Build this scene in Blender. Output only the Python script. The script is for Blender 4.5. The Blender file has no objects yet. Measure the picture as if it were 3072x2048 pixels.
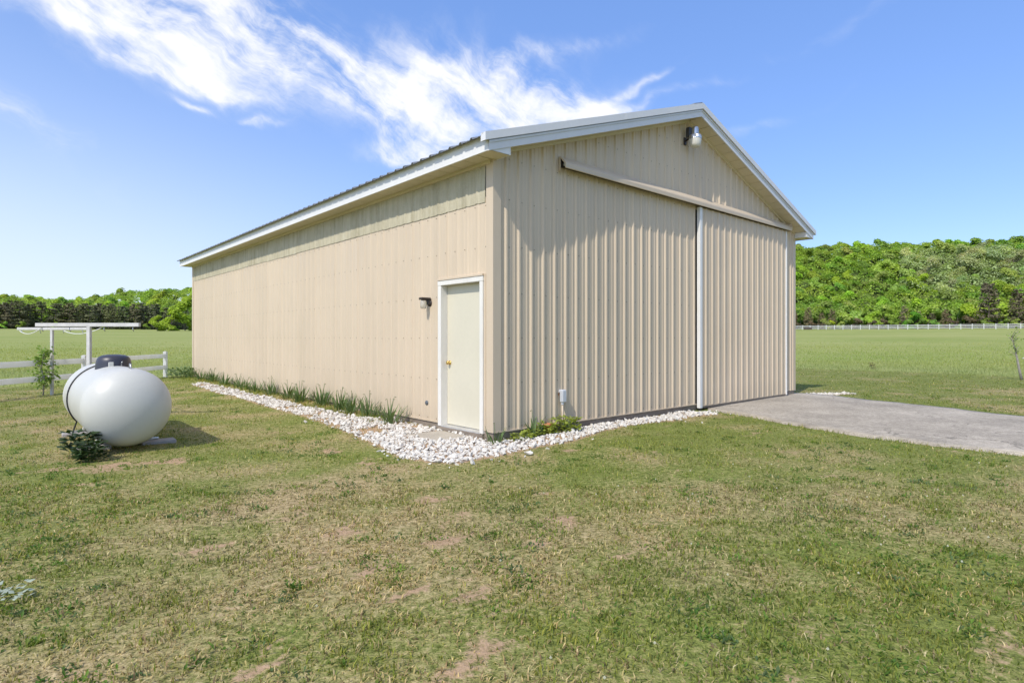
import bpy, bmesh, math, random
import numpy as np
from mathutils import Vector, Matrix

R = math.radians
random.seed(7)
rng = np.random.default_rng(11)
scene = bpy.context.scene
col = scene.collection

# ---------------------------------------------------------------- camera
CAM_H = 1.42
cam_d = bpy.data.cameras.new('camera')
cam_d.sensor_width = 36.0
cam_d.lens = 36.0 * 1754.0 / 3072.0
cam_d.shift_y = -12.0 / 3072.0
cam_d.clip_start = 0.05
cam_d.clip_end = 4000.0
cam = bpy.data.objects.new('camera', cam_d)
col.objects.link(cam)
cam.location = (0, 0, CAM_H)
cam.rotation_euler = (R(90), 0, 0)
scene.camera = cam

# ---------------------------------------------------------------- light
SUN_ELEV = 47.5
SUN_TO = (-0.535, -0.845)            # horizontal direction towards the sun
SUN_ROT = math.atan2(SUN_TO[0], SUN_TO[1])
sun_d = bpy.data.lights.new('sun', 'SUN')
sun_d.energy = 2.5
sun_d.angle = R(0.53)
sun_d.color = (1.0, 0.94, 0.83)
sun = bpy.data.objects.new('sun', sun_d)
col.objects.link(sun)
ce, se = math.cos(R(SUN_ELEV)), math.sin(R(SUN_ELEV))
sun.rotation_euler = Vector((-SUN_TO[0] * ce, -SUN_TO[1] * ce, -se)).to_track_quat('-Z', 'Y').to_euler()
sun.location = (-20, -30, 40)
SKY_STRENGTH = 0.15
EXPOSURE = 0.66
SKY_TINT = (0.97, 0.935, 1.02)
CLOUD_C = (4.6, 4.6, 4.65)


class NT:
    """small helper for writing node trees"""
    def __init__(self, tree):
        self.t = tree
        self.n = tree.nodes
        self.l = tree.links

    def node(self, typ, **kw):
        nd = self.n.new(typ)
        for k, v in kw.items():
            setattr(nd, k, v)
        return nd

    def put(self, sock, v):
        if hasattr(v, 'is_output') or hasattr(v, 'links'):
            self.l.new(v, sock)
        else:
            sock.default_value = v

    def math(self, op, a, b=None, c=None, clamp=False):
        nd = self.node('ShaderNodeMath', operation=op)
        nd.use_clamp = clamp
        self.put(nd.inputs[0], a)
        if b is not None:
            self.put(nd.inputs[1], b)
        if c is not None:
            self.put(nd.inputs[2], c)
        return nd.outputs[0]

    def vmath(self, op, a, b=None):
        nd = self.node('ShaderNodeVectorMath', operation=op)
        self.put(nd.inputs[0], a)
        if b is not None:
            self.put(nd.inputs[1], b)
        return nd.outputs['Value'] if op in ('DOT_PRODUCT', 'LENGTH') else nd.outputs[0]

    def noise(self, vec, scale, detail=4, rough=0.5, lac=2.0, dist=0.0):
        nd = self.node('ShaderNodeTexNoise')
        if vec is not None:
            self.l.new(vec, nd.inputs['Vector'])
        nd.inputs['Scale'].default_value = scale
        nd.inputs['Detail'].default_value = detail
        nd.inputs['Roughness'].default_value = rough
        nd.inputs['Lacunarity'].default_value = lac
        nd.inputs['Distortion'].default_value = dist
        return nd.outputs['Fac']

    def ramp(self, fac, stops):
        nd = self.node('ShaderNodeValToRGB')
        e = nd.color_ramp.elements
        while len(e) < len(stops):
            e.new(0.5)
        for i, (p, c) in enumerate(stops):
            e[i].position = p
            e[i].color = (c, c, c, 1) if isinstance(c, (int, float)) else (*c[:3], 1)
        self.put(nd.inputs['Fac'], fac)
        return nd.outputs['Color']

    def maprange(self, v, a, b, c=0.0, d=1.0, smooth=False):
        nd = self.node('ShaderNodeMapRange')
        if smooth:
            nd.interpolation_type = 'SMOOTHSTEP'
        self.put(nd.inputs['Value'], v)
        for i, x in zip((1, 2, 3, 4), (a, b, c, d)):
            self.put(nd.inputs[i], x)
        return nd.outputs[0]

    def mix(self, fac, a, b, blend='MIX'):
        nd = self.node('ShaderNodeMix', data_type='RGBA', blend_type=blend)
        nd.clamp_result = False
        self.put(nd.inputs[0], fac)
        self.put(nd.inputs[6], a if not isinstance(a, tuple) else (*a[:3], 1))
        self.put(nd.inputs[7], b if not isinstance(b, tuple) else (*b[:3], 1))
        return nd.outputs[2]

    def combine(self, x, y, z):
        nd = self.node('ShaderNodeCombineXYZ')
        for s, v in zip(nd.inputs, (x, y, z)):
            self.put(s, v)
        return nd.outputs[0]

    def separate(self, v):
        nd = self.node('ShaderNodeSeparateXYZ')
        self.l.new(v, nd.inputs[0])
        return nd.outputs


world = bpy.data.worlds.new('World')
scene.world = world
world.use_nodes = True
wt = NT(world.node_tree)
wt.n.clear()
sky = wt.node('ShaderNodeTexSky', sky_type='NISHITA')
sky.sun_disc = False
sky.sun_elevation = R(SUN_ELEV)
sky.sun_rotation = SUN_ROT
sky.altitude = 200
sky.air_density = 1.0
sky.dust_density = 0.5
sky.ozone_density = 2.5
# cirrus: streaked noise on the direction of view, gathered into drifts
geo = wt.node('ShaderNodeTexCoord')
dx, dy, dz = wt.separate(geo.outputs['Generated'])
azim = wt.math('ARCTAN2', dx, dy)
elev = wt.math('ARCSINE', dz)
ae = wt.combine(azim, elev, 0.0)


def warped(vec, scale, amt, detail=4):
    nd = wt.node('ShaderNodeTexNoise')
    wt.l.new(vec, nd.inputs['Vector'])
    nd.inputs['Scale'].default_value = scale
    nd.inputs['Detail'].default_value = detail
    o = wt.vmath('SCALE', wt.vmath('SUBTRACT', nd.outputs['Color'], (0.5, 0.5, 0.5)))
    o.node.inputs['Scale'].default_value = amt
    return wt.vmath('ADD', vec, o)


ae_w = warped(ae, 4.0, 0.16, 5)
# flow coordinates: the streaks run down to the right
wx_, wy_, _ = wt.separate(ae_w)
ca, sa = math.cos(R(-30)), math.sin(R(-30))
f1 = wt.math('ADD', wt.math('MULTIPLY', wx_, ca), wt.math('MULTIPLY', wy_, sa))
f2 = wt.math('ADD', wt.math('MULTIPLY', wx_, -sa), wt.math('MULTIPLY', wy_, ca))
flow = wt.combine(wt.math('MULTIPLY', f1, 0.55), wt.math('MULTIPLY', f2, 1.9), 0.3)
fine = wt.noise(flow, 9.0, 6, 0.66)
soft = wt.noise(ae_w, 9.0, 6, 0.60)
sx, sy, sz = wx_, wy_, None


def drift(a0, e0, la, lb, rot, amp, acc):
    """a drift of cloud round one direction of the sky"""
    mp = wt.node('ShaderNodeMapping', vector_type='TEXTURE')
    wt.l.new(ae_w, mp.inputs['Vector'])
    mp.inputs['Location'].default_value = (R(a0), R(e0), 0)
    mp.inputs['Rotation'].default_value = (0, 0, R(rot))
    mp.inputs['Scale'].default_value = (R(la), R(lb), 1)
    d2 = wt.vmath('DOT_PRODUCT', mp.outputs[0], mp.outputs[0])
    g_ = wt.math('EXPONENT', wt.math('MULTIPLY', d2, -1.0))
    return wt.math('MULTIPLY_ADD', g_, amp, acc)


DRIFTS = [(-33.5, 24.3, 11, 4.0, -14, 0.95), (-24, 26.0, 8, 5.0, -25, 0.90), (-40, 28.0, 10, 3.0, -16, 0.85), (-17.5, 22.6, 6.0, 2.6, -28, 1.1), (-11.5, 19.6, 5.5, 2.6, -48, 1.12),
          (-7.5, 19.2, 4.5, 2.4, -20, 0.95), (-11.8, 16.5, 3.2, 1.0, 5, 1.0), (-31.3, 20.4, 3.4, 0.8, -3, 0.95), (-26.5, 19.9, 3.4, 0.7, -5, 0.9), (-35.5, 22.2, 2.2, .7, -4, .7),
          (3.4, 21.2, 1.9, .9, 22, 1.05), (6.0, 20.6, 2.6, .7, 12, 0.95), (-1.0, 20.4, 4.0, 1.2, 5, .8),
          (-5.5, 23.6, 9.0, 4.0, -10, 0.95), (2.0, 23.0, 8.0, 2.4, -8, .62), (3, 26.0, 10, .9, 8, 0.45), (11, 22.9, 5, .45, 18, 0.55), (13, 21.7, 8, .5, 5, 0.42), (4.0, 23.2, 7, .6, -16, .5), (-40.5, 16.2, 7.0, 1.3, -36, 0.75),
          (-23.6, 18.0, 1.5, 0.38, 3, 1.0), (-28.5, 18.4, 1.4, 0.3, -8, 0.7), (22, 18, 12, .6, 14, 0.32), (30, 25, 12, 1.2, 10, .28),
          # unseen cirrus behind and beside the camera; high sheets added to whiten and lift fill
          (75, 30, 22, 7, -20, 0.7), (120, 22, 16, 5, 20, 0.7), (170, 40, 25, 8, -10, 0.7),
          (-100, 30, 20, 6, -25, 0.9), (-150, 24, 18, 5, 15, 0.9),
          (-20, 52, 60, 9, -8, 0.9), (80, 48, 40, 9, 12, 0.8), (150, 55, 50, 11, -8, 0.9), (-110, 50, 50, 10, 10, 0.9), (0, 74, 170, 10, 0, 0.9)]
tot = 0.0
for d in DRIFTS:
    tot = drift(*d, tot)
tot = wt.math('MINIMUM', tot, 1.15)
tex = wt.math('ADD', wt.math('MULTIPLY', wt.math('SUBTRACT', fine, 0.5), 2.6), wt.math('MULTIPLY', wt.math('SUBTRACT', soft, 0.5), 2.6))
cm = wt.math('MULTIPLY', tot, wt.math('ADD', 0.52, tex))
cm = wt.math('ADD', cm, wt.math('MULTIPLY', wt.math('SUBTRACT', tot, 0.5), 0.22))
cloud = wt.maprange(cm, -0.03, 1.30, 0.0, 1.0, smooth=True)
cloud = wt.math('MULTIPLY', cloud, wt.maprange(elev, R(1.5), R(9), 0.0, 1.0, smooth=True))
sky_c = wt.mix(1.0, sky.outputs[0], SKY_TINT, 'MULTIPLY')
hsv = wt.node('ShaderNodeHueSaturation')
mu = wt.vmath('DOT_PRODUCT', geo.outputs['Generated'], (SUN_TO[0] * ce, SUN_TO[1] * ce, se))
sky_c = wt.mix(wt.maprange(mu, -0.2, 0.7, 0.5, 0.0, smooth=True), sky_c, (0.72, 1.62, 4.0))
hsv.inputs['Saturation'].default_value = 1.0
hsv.inputs['Value'].default_value = 1.0
wt.l.new(sky_c, hsv.inputs['Color'])
va = wt.math('DIVIDE', wt.math('ADD', azim, R(46)), R(34))
ve = wt.math('DIVIDE', wt.math('SUBTRACT', elev, R(1)), R(14))
veil = wt.math('POWER', 2.718, wt.math('MULTIPLY', wt.math('ADD', wt.math('MULTIPLY', va, va), wt.math('MULTIPLY', ve, ve)), -1.0))
veil = wt.math('MULTIPLY', veil, 0.72)
clear_c = wt.mix(veil, hsv.outputs[0], (3.9, 4.3, 4.7))
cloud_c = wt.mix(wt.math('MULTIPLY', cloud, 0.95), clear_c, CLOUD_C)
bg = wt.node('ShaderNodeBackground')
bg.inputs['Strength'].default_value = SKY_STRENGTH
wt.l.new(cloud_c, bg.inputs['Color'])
wo = wt.node('ShaderNodeOutputWorld')
wt.l.new(bg.outputs[0], wo.inputs[0])

scene.view_settings.view_transform = 'Standard'
scene.view_settings.look = 'None'
scene.view_settings.exposure = EXPOSURE
scene.view_settings.gamma = 1.0
scene.view_settings.use_curve_mapping = False
scene.render.engine = 'CYCLES'
scene.cycles.max_bounces = 5
scene.cycles.diffuse_bounces = 3
scene.cycles.glossy_bounces = 3
scene.cycles.transparent_max_bounces = 8

# ---------------------------------------------------------------- frame of the barn
TH = R(41.58)
CX, CY = -0.25, 7.84
UX, UY = math.cos(TH), math.sin(TH)
VX, VY = -math.sin(TH), math.cos(TH)
W_U, L_V = 9.43, 15.76              # gable width, barn length


def loc2w(u, v):
    return CX + u * UX + v * VX, CY + u * UY + v * VY


def w2loc(x, y):
    return (x - CX) * UX + (y - CY) * UY, (x - CX) * VX + (y - CY) * VY


# ---------------------------------------------------------------- numpy noise
def _hash(ix, iy, seed):
    h = (ix.astype(np.int64) * 374761393 + iy.astype(np.int64) * 668265263 + seed * 974634777) & 0xFFFFFFFF
    h = ((h ^ (h >> 13)) * 1274126177) & 0xFFFFFFFF
    h = h ^ (h >> 16)
    return (h & 0xFFFF) / 65535.0


def vnoise(x, y, seed=0):
    x = np.asarray(x, float)
    y = np.asarray(y, float)
    ix, iy = np.floor(x), np.floor(y)
    fx, fy = x - ix, y - iy
    fx = fx * fx * (3 - 2 * fx)
    fy = fy * fy * (3 - 2 * fy)
    a = _hash(ix, iy, seed)
    b = _hash(ix + 1, iy, seed)
    c = _hash(ix, iy + 1, seed)
    d = _hash(ix + 1, iy + 1, seed)
    return (a * (1 - fx) + b * fx) * (1 - fy) + (c * (1 - fx) + d * fx) * fy


def fbm(x, y, seed=0, octv=4, gain=0.5):
    s = 0
    a = 1.0
    t = 0
    for o in range(octv):
        s = s + a * vnoise(np.asarray(x) * 2 ** o + o * 17.3, np.asarray(y) * 2 ** o - o * 9.1, seed + o)
        t += a
        a *= gain
    return s / t


def sstep(a, b, x):
    t = np.clip((np.asarray(x, float) - a) / (b - a), 0, 1)
    return t * t * (3 - 2 * t)


def inpoly(px, py, poly):
    px = np.asarray(px, float)
    py = np.asarray(py, float)
    inside = np.zeros(px.shape, bool)
    n = len(poly)
    for i in range(n):
        x1, y1 = poly[i]
        x2, y2 = poly[(i + 1) % n]
        cond = (y1 > py) != (y2 > py)
        with np.errstate(divide='ignore', invalid='ignore'):
            xi = (x2 - x1) * (py - y1) / (y2 - y1 + 1e-12) + x1
        inside ^= cond & (px < xi)
    return inside


def polydist(px, py, poly):
    """unsigned distance to a closed outline"""
    px = np.asarray(px, float)
    py = np.asarray(py, float)
    best = np.full(px.shape, 1e9)
    n = len(poly)
    for i in range(n):
        x1, y1 = poly[i]
        x2, y2 = poly[(i + 1) % n]
        ex, ey = x2 - x1, y2 - y1
        t = np.clip(((px - x1) * ex + (py - y1) * ey) / (ex * ex + ey * ey + 1e-12), 0, 1)
        best = np.minimum(best, np.hypot(px - x1 - t * ex, py - y1 - t * ey))
    return best


def sdist(px, py, poly):
    d = polydist(px, py, poly)
    return np.where(inpoly(px, py, poly), -d, d)


DRIVE_NEAR = [(3.70, 11.85), (3.87, 11.21), (4.36, 10.03), (5.08, 8.29), (6.16, 7.03), (8.2, 5.3), (12.0, 2.9), (18, -0.2)]
DRIVE_FAR = [(6.95, 14.45), (7.25, 14.0), (7.72, 13.45), (8.46, 12.15), (9.05, 10.35), (10.6, 8.4), (14.0, 5.9), (20, 2.8)]
DRIVE = DRIVE_NEAR + DRIVE_FAR[::-1]
LAWN = [(-30, 6), (-20, 12), (-13.2, 17.0), (-11.9, 20.6), (-10, 22.3), (0, 27), (12.4, 25.4), (15.8, 23.0), (17.9, 20.5),
        (24, 14), (32, 2), (34, -20), (-34, -20)]
BED_UV = [(-0.62, 12.6), (-0.84, 12.0), (-0.90, 10.4), (-0.98, 9.0), (-0.88, 8.2), (-0.93, 7.0), (-0.97, 5.8), (-0.98, 4.4), (-1.08, 2.3),
          (-1.25, 0.97), (-1.40, 0.0), (-1.32, -0.5), (-1.15, -0.72), (-0.7, -0.80), (0.1, -0.70), (0.6, -0.74),
          (1.1, -0.66), (1.7, -0.50), (2.4, -0.40), (3.25, -0.55), (4.2, -0.52), (4.85, -0.58), (4.95, -0.35), (4.6, -0.06),
          (3.0, -0.05), (1.6, -0.06), (1.3, -0.22), (0.2, -0.24), (-0.03, -0.1), (-0.05, 1.9), (-0.14, 2.6), (-0.46, 3.3), (-0.5, 5.0),
          (-0.42, 6.0), (-0.5, 7.5), (-0.48, 10.0), (-0.45, 12.0)]
BED = [loc2w(u, v) for u, v in BED_UV]
BED2_UV = [(9.3, -0.06), (9.3, -0.40), (10.1, -0.75), (10.9, -0.85), (10.9, -0.6), (10.1, -0.35), (9.55, -0.02)]
BED2 = [loc2w(u, v) for u, v in BED2_UV]
SLAB_UV = [(-0.62, 0.46), (-0.06, 0.46), (-0.06, 1.16), (-0.62, 1.16)]
SLAB = [loc2w(u, v) for u, v in SLAB_UV]
FOOT = [loc2w(0, 0), loc2w(W_U, 0), loc2w(W_U, L_V), loc2w(0, L_V)]


def ground_z(x, y, fine=True):
    x = np.asarray(x, float)
    y = np.asarray(y, float)
    r = np.hypot(x, y)
    th = np.degrees(np.arctan2(x, y))
    slope = np.interp(th, [-180, -60, -20, 10, 60, 180], [0.016, 0.0175, 0.0185, 0.021, 0.021, 0.016])
    z = slope * np.maximum(0, np.sqrt((r - 30) ** 2 + 60) * 0.5 + (r - 30) * 0.5 - 0.6)
    # wooded hills
    r0 = np.interp(th, [-60, -20, 15, 60], [335, 330, 246, 238])
    r1 = np.interp(th, [-60, -20, 15, 60], [455, 450, 372, 352])
    hh = np.interp(th, [-180, -60, -41, -37, -33, -28.5, 0, 25.8, 33, 41, 60, 180], [12, 14, 10.0, 9.0, 16, 20, 30, 37, 36, 32, 28, 12])
    hz = hh * sstep(0, 1, (r - r0) / (r1 - r0))
    hz = hz * (0.92 + 0.16 * fbm(x / 70, y / 70, 5, 3))
    z = z + hz
    # soil banked up against the barn
    u, v = w2loc(x, y)
    du = np.maximum(np.maximum(-u, u - W_U), 0)
    dv = np.maximum(np.maximum(-v, v - L_V), 0)
    d = np.hypot(du, dv)
    bank = np.interp(v, [-1, 0, 2, 5, 16], [0.05, 0.03, 0.055, 0.09, 0.10])
    gab = np.interp(u, [0, 1, 4, 5.2, 9, 10], [0.03, 0.05, 0.05, 0.02, 0.02, 0.05])
    bk = np.where(v < 0, gab, bank)
    z = z + bk * (1 - sstep(0.2, 2.2, d)) * (y < 60)
    if fine:
        near = 1 - sstep(30, 60, r)
        on = sstep(0.0, 0.35, sdist(x, y, DRIVE))
        z = z + near * on * (0.05 * (fbm(x / 1.7, y / 1.7, 21, 3) - 0.5) + 0.018 * (fbm(x / 0.3, y / 0.3, 31, 2) - 0.5))
        z = z - 0.035 * (1 - sstep(-0.15, 0.12, sdist(x, y, DRIVE))) * near
    return z


def gz(x, y):
    return float(ground_z(np.array([x]), np.array([y]))[0])


SOIL_SPOTS = [(-0.7, 5.1, .20), (-.35, 4.6, .15), (-.45, 4.15, .20), (0.1, 4.0, .16), (-.85, 3.6, .14), (-0.2, 3.35, .20), (-.25, 2.95, .17), (-.15, 2.62, .12),
              (.35, 4.45, .12), (-1.1, 2.6, .12), (.75, 3.75, .12), (-4.45, 6.45, .36), (-3.95, 6.62, .28), (-4.9, 6.35, .22), (-1.9, 2.9, .14),
              (0.7, 7.15, .16), (-1.6, 6.6, .15), (-2.3, 7.4, .16), (-2.1, 3.9, .12), (-1.2, 4.2, .14), (.2, 5.2, .12), (-.6, 3.15, .12)]


def fields(x, y):
    """bare soil and dryness of the lawn"""
    x = np.asarray(x, float)
    y = np.asarray(y, float)
    soil = np.zeros(x.shape)
    wx = x + 0.5 * (fbm(x / .22, y / .22, 71, 3) - .5)
    wy = y + 0.5 * (fbm(x / .22, y / .22, 75, 3) - .5)
    for a, b, s in SOIL_SPOTS:
        soil = np.maximum(soil, (1 - sstep(0.2, 1.25, np.hypot(wx - a, (wy - b)) / s)) * 1.0)
    soil = np.maximum(soil, sstep(0.68, 0.80, fbm(x / .30, y / .30, 41, 4)) * 0.6 * (1 - sstep(9, 13, y)))
    big = fbm(x / 2.6, y / 2.6, 51, 3)
    mid = fbm(x / .7, y / .7, 55, 4)
    centre = np.exp(-(((x + 1.0) / 3.2) ** 2 + ((y - 4.4) / 2.6) ** 2))
    green = np.exp(-(((x - 1.5) / 1.6) ** 2 + ((y - 5.6) / 1.1) ** 2)) * .32 + np.exp(-(((x - 3.5) / 1.8) ** 2 + ((y - 8.2) / .8) ** 2)) * .3
    dry = np.clip(0.42 + (big - .5) * 0.6 + (mid - .5) * 1.15 + 0.24 * centre - green - 0.10 * sstep(1.0, 4.0, x), 0, 1)
    dry = dry - 0.25 * (1 - sstep(.1, .5, np.abs(sdist(x, y, DRIVE)))) - .12 * sstep(12, 18, y)
    return soil, np.clip(dry, 0, 1)


# ---------------------------------------------------------------- mesh helpers
def link(o, parent=None):
    col.objects.link(o)
    if parent is not None:
        o.parent = parent
    return o


def tag(o, label=None, cat=None, group=None, kind=None):
    if label:
        o['label'] = label
    if cat:
        o['category'] = cat
    if group:
        o['group'] = group
    if kind:
        o['kind'] = kind
    return o


def empty(name, loc=(0, 0, 0), rz=0.0, parent=None):
    o = bpy.data.objects.new(name, None)
    o.empty_display_size = 0.2
    o.location = loc
    o.rotation_euler = (0, 0, rz)
    return link(o, parent)


def np_mesh(name, verts, tris, mat=None, colors=None, smooth=False, normals=None):
    me = bpy.data.meshes.new(name)
    verts = np.asarray(verts, np.float32)
    tris = np.asarray(tris, np.int32)
    k = tris.shape[1]
    me.vertices.add(len(verts))
    me.vertices.foreach_set('co', verts.ravel())
    me.loops.add(tris.size)
    me.loops.foreach_set('vertex_index', tris.ravel())
    me.polygons.add(len(tris))
    me.polygons.foreach_set('loop_start', np.arange(0, tris.size, k, dtype=np.int32))
    me.polygons.foreach_set('use_smooth', np.full(len(tris), smooth))
    if colors is not None:
        at = me.color_attributes.new('Col', 'FLOAT_COLOR', 'POINT')
        c4 = np.ones((len(verts), 4), np.float32)
        c4[:, :colors.shape[1]] = colors
        at.data.foreach_set('color', c4.ravel())
    me.update(calc_edges=True)
    if normals is not None:
        me.polygons.foreach_set('use_smooth', np.full(len(tris), True))
        me.normals_split_custom_set_from_vertices(normals.tolist())
    if mat:
        me.materials.append(mat)
    return me


class MB:
    """collects simple shapes into one mesh"""
    def __init__(self):
        self.v = []
        self.f = []
        self.smooth = []

    def add(self, verts, faces, smooth=False):
        b = len(self.v)
        self.v += [tuple(p) for p in verts]
        self.f += [tuple(i + b for i in f) for f in faces]
        self.smooth += [smooth] * len(faces)
        return self

    def box(self, x0, x1, y0, y1, z0, z1):
        p = [(x0, y0, z0), (x1, y0, z0), (x1, y1, z0), (x0, y1, z0), (x0, y0, z1), (x1, y0, z1), (x1, y1, z1), (x0, y1, z1)]
        return self.add(p, [(0, 3, 2, 1), (4, 5, 6, 7), (0, 1, 5, 4), (1, 2, 6, 5), (2, 3, 7, 6), (3, 0, 4, 7)])

    def bbox(self, x0, x1, y0, y1, z0, z1, b=0.004):
        """a box with chamfered edges"""
        bm = bmesh.new()
        bmesh.ops.create_cube(bm, size=1)
        for v in bm.verts:
            v.co = Vector(((x0 + x1) / 2 + v.co.x * (x1 - x0), (y0 + y1) / 2 + v.co.y * (y1 - y0), (z0 + z1) / 2 + v.co.z * (z1 - z0)))
        bmesh.ops.bevel(bm, geom=bm.edges[:], offset=b, segments=1, affect='EDGES')
        bm.verts.index_update()
        self.add([v.co[:] for v in bm.verts], [[v.index for v in f.verts] for f in bm.faces])
        bm.free()
        return self

    def prism(self, pts_a, pts_b, cap=True):
        """two outlines of the same length joined by sides"""
        n = len(pts_a)
        f = [(i, (i + 1) % n, n + (i + 1) % n, n + i) for i in range(n)]
        if cap:
            f += [tuple(range(n))[::-1], tuple(range(n, 2 * n))]
        return self.add(list(pts_a) + list(pts_b), f)

    def tube(self, path, rad, seg=8, cap=True):
        path = [Vector(p) for p in path]
        rad = rad if isinstance(rad, (list, tuple)) else [rad] * len(path)
        vs, fs = [], []
        prev = None
        for i, p in enumerate(path):
            t = (path[min(i + 1, len(path) - 1)] - path[max(i - 1, 0)]).normalized()
            if prev is None:
                a = t.cross(Vector((0, 0, 1)))
                if a.length < 1e-3:
                    a = t.cross(Vector((1, 0, 0)))
                a.normalize()
            else:
                a = (prev - t * prev.dot(t)).normalized()
            prev = a
            b = t.cross(a)
            for k in range(seg):
                an = 2 * math.pi * k / seg
                vs.append(p + (a * math.cos(an) + b * math.sin(an)) * rad[i])
        for i in range(len(path) - 1):
            for k in range(seg):
                fs.append((i * seg + k, i * seg + (k + 1) % seg, (i + 1) * seg + (k + 1) % seg, (i + 1) * seg + k))
        if cap:
            fs.append(tuple(range(seg))[::-1])
            fs.append(tuple(range((len(path) - 1) * seg, len(path) * seg)))
        return self.add(vs, fs, True)

    def lathe(self, prof, centre=(0, 0, 0), axis='Z', seg=24, smooth=True):
        """prof: (radius, height) pairs turned about an axis"""
        vs, fs = [], []
        n = len(prof)
        for k in range(seg):
            an = 2 * math.pi * k / seg
            for r, h in prof:
                a, b = r * math.cos(an), r * math.sin(an)
                p = {'Z': (a, b, h), 'X': (h, a, b), 'Y': (b, h, a)}[axis]
                vs.append((p[0] + centre[0], p[1] + centre[1], p[2] + centre[2]))
        for k in range(seg):
            k2 = (k + 1) % seg
            for i in range(n - 1):
                fs.append((k * n + i, k2 * n + i, k2 * n + i + 1, k * n + i + 1))
        return self.add(vs, fs, smooth)

    def mesh(self, name, mat=None):
        me = bpy.data.meshes.new(name)
        me.from_pydata(self.v, [], self.f)
        me.polygons.foreach_set('use_smooth', self.smooth)
        bm = bmesh.new()
        bm.from_mesh(me)
        bmesh.ops.recalc_face_normals(bm, faces=bm.faces[:])
        bm.to_mesh(me)
        bm.free()
        if mat:
            me.materials.append(mat)
        return me

    def build(self, name, mat=None, parent=None):
        return link(bpy.data.objects.new(name, self.mesh(name, mat)), parent)


# ---------------------------------------------------------------- materials
def new_mat(name):
    m = bpy.data.materials.new(name)
    m.use_nodes = True
    t = NT(m.node_tree)
    t.n.clear()
    out = t.node('ShaderNodeOutputMaterial')
    return m, t, out


def princ(t, out, color, rough=0.5, metallic=0.0, spec=0.5):
    p = t.node('ShaderNodeBsdfPrincipled')
    t.put(p.inputs['Base Color'], (*color[:3], 1) if isinstance(color, tuple) else color)
    t.put(p.inputs['Roughness'], rough)
    t.put(p.inputs['Metallic'], metallic)
    t.put(p.inputs['Specular IOR Level'], spec)
    t.l.new(p.outputs[0], out.inputs[0])
    return p


def pos(t):
    return t.node('ShaderNodeNewGeometry').outputs['Position']


def bump(t, p, h, strength=0.3, dist=0.01):
    b = t.node('ShaderNodeBump')
    b.inputs['Strength'].default_value = strength
    b.inputs['Distance'].default_value = dist
    t.l.new(h, b.inputs['Height'])
    t.l.new(b.outputs[0], p.inputs['Normal'])


def plain(name, c, rough=0.5, metallic=0.0, var=0.12, scale=6.0, spec=0.5, bmp=0.0, stretch=None):
    m, t, out = new_mat(name)
    v = pos(t)
    if stretch:
        v = t.vmath('MULTIPLY', v, stretch)
    n = t.noise(v, scale, 5, 0.6)
    n2 = t.noise(v, scale * 9, 3, 0.5)
    k = t.math('ADD', t.math('MULTIPLY', n, 0.65), t.math('MULTIPLY', n2, 0.35))
    lo = tuple(x * (1 - var * 1.6) for x in c)
    hi = tuple(min(1, x * (1 + var * 1.6)) for x in c)
    cc = t.ramp(k, [(0.25, lo), (0.75, hi)])
    p = princ(t, out, cc, t.maprange(n, 0.3, 0.7, rough * 0.85, min(1, rough * 1.15)), metallic, spec)
    if bmp:
        bump(t, p, n2, bmp, 0.01)
    return m


def siding_mat(name, c, streak=0.10):
    """painted ribbed steel with rain streaks and dust near the ground"""
    m, t, out = new_mat(name)
    v = pos(t)
    s = t.noise(t.vmath('MULTIPLY', v, (9.0, 9.0, 0.35)), 1.0, 5, 0.6)
    b = t.noise(v, 0.9, 4, 0.55)
    g = t.noise(v, 34.0, 3, 0.6)
    z = t.separate(v)[2]
    k = t.math('ADD', t.math('MULTIPLY', s, 0.55), t.math('ADD', t.math('MULTIPLY', b, 0.3), t.math('MULTIPLY', g, 0.15)))
    cc = t.ramp(k, [(0.3, tuple(x * (1 - streak) for x in c)), (0.7, tuple(x * (1 + streak * .6) for x in c))])
    splash = t.math('MULTIPLY', t.maprange(z, 0.15, 0.50, 0.55, 0.0), t.maprange(s, 0.35, 0.65, 0.3, 1.0))
    cc = t.mix(splash, cc, (0.42, 0.35, 0.25))
    oi = t.node('ShaderNodeObjectInfo').outputs['Random']
    cc = t.mix(1.0, cc, t.ramp(oi, [(0.0, 0.965), (1.0, 1.03)]), 'MULTIPLY')
    p = princ(t, out, cc, t.maprange(b, 0.3, 0.7, 0.38, 0.55), 0.0, 0.45)
    w = t.noise(t.vmath('MULTIPLY', v, (1.0, 1.0, 0.6)), 3.2, 3, 0.5)
    bump(t, p, w, 0.22, 0.02)
    return m


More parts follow.
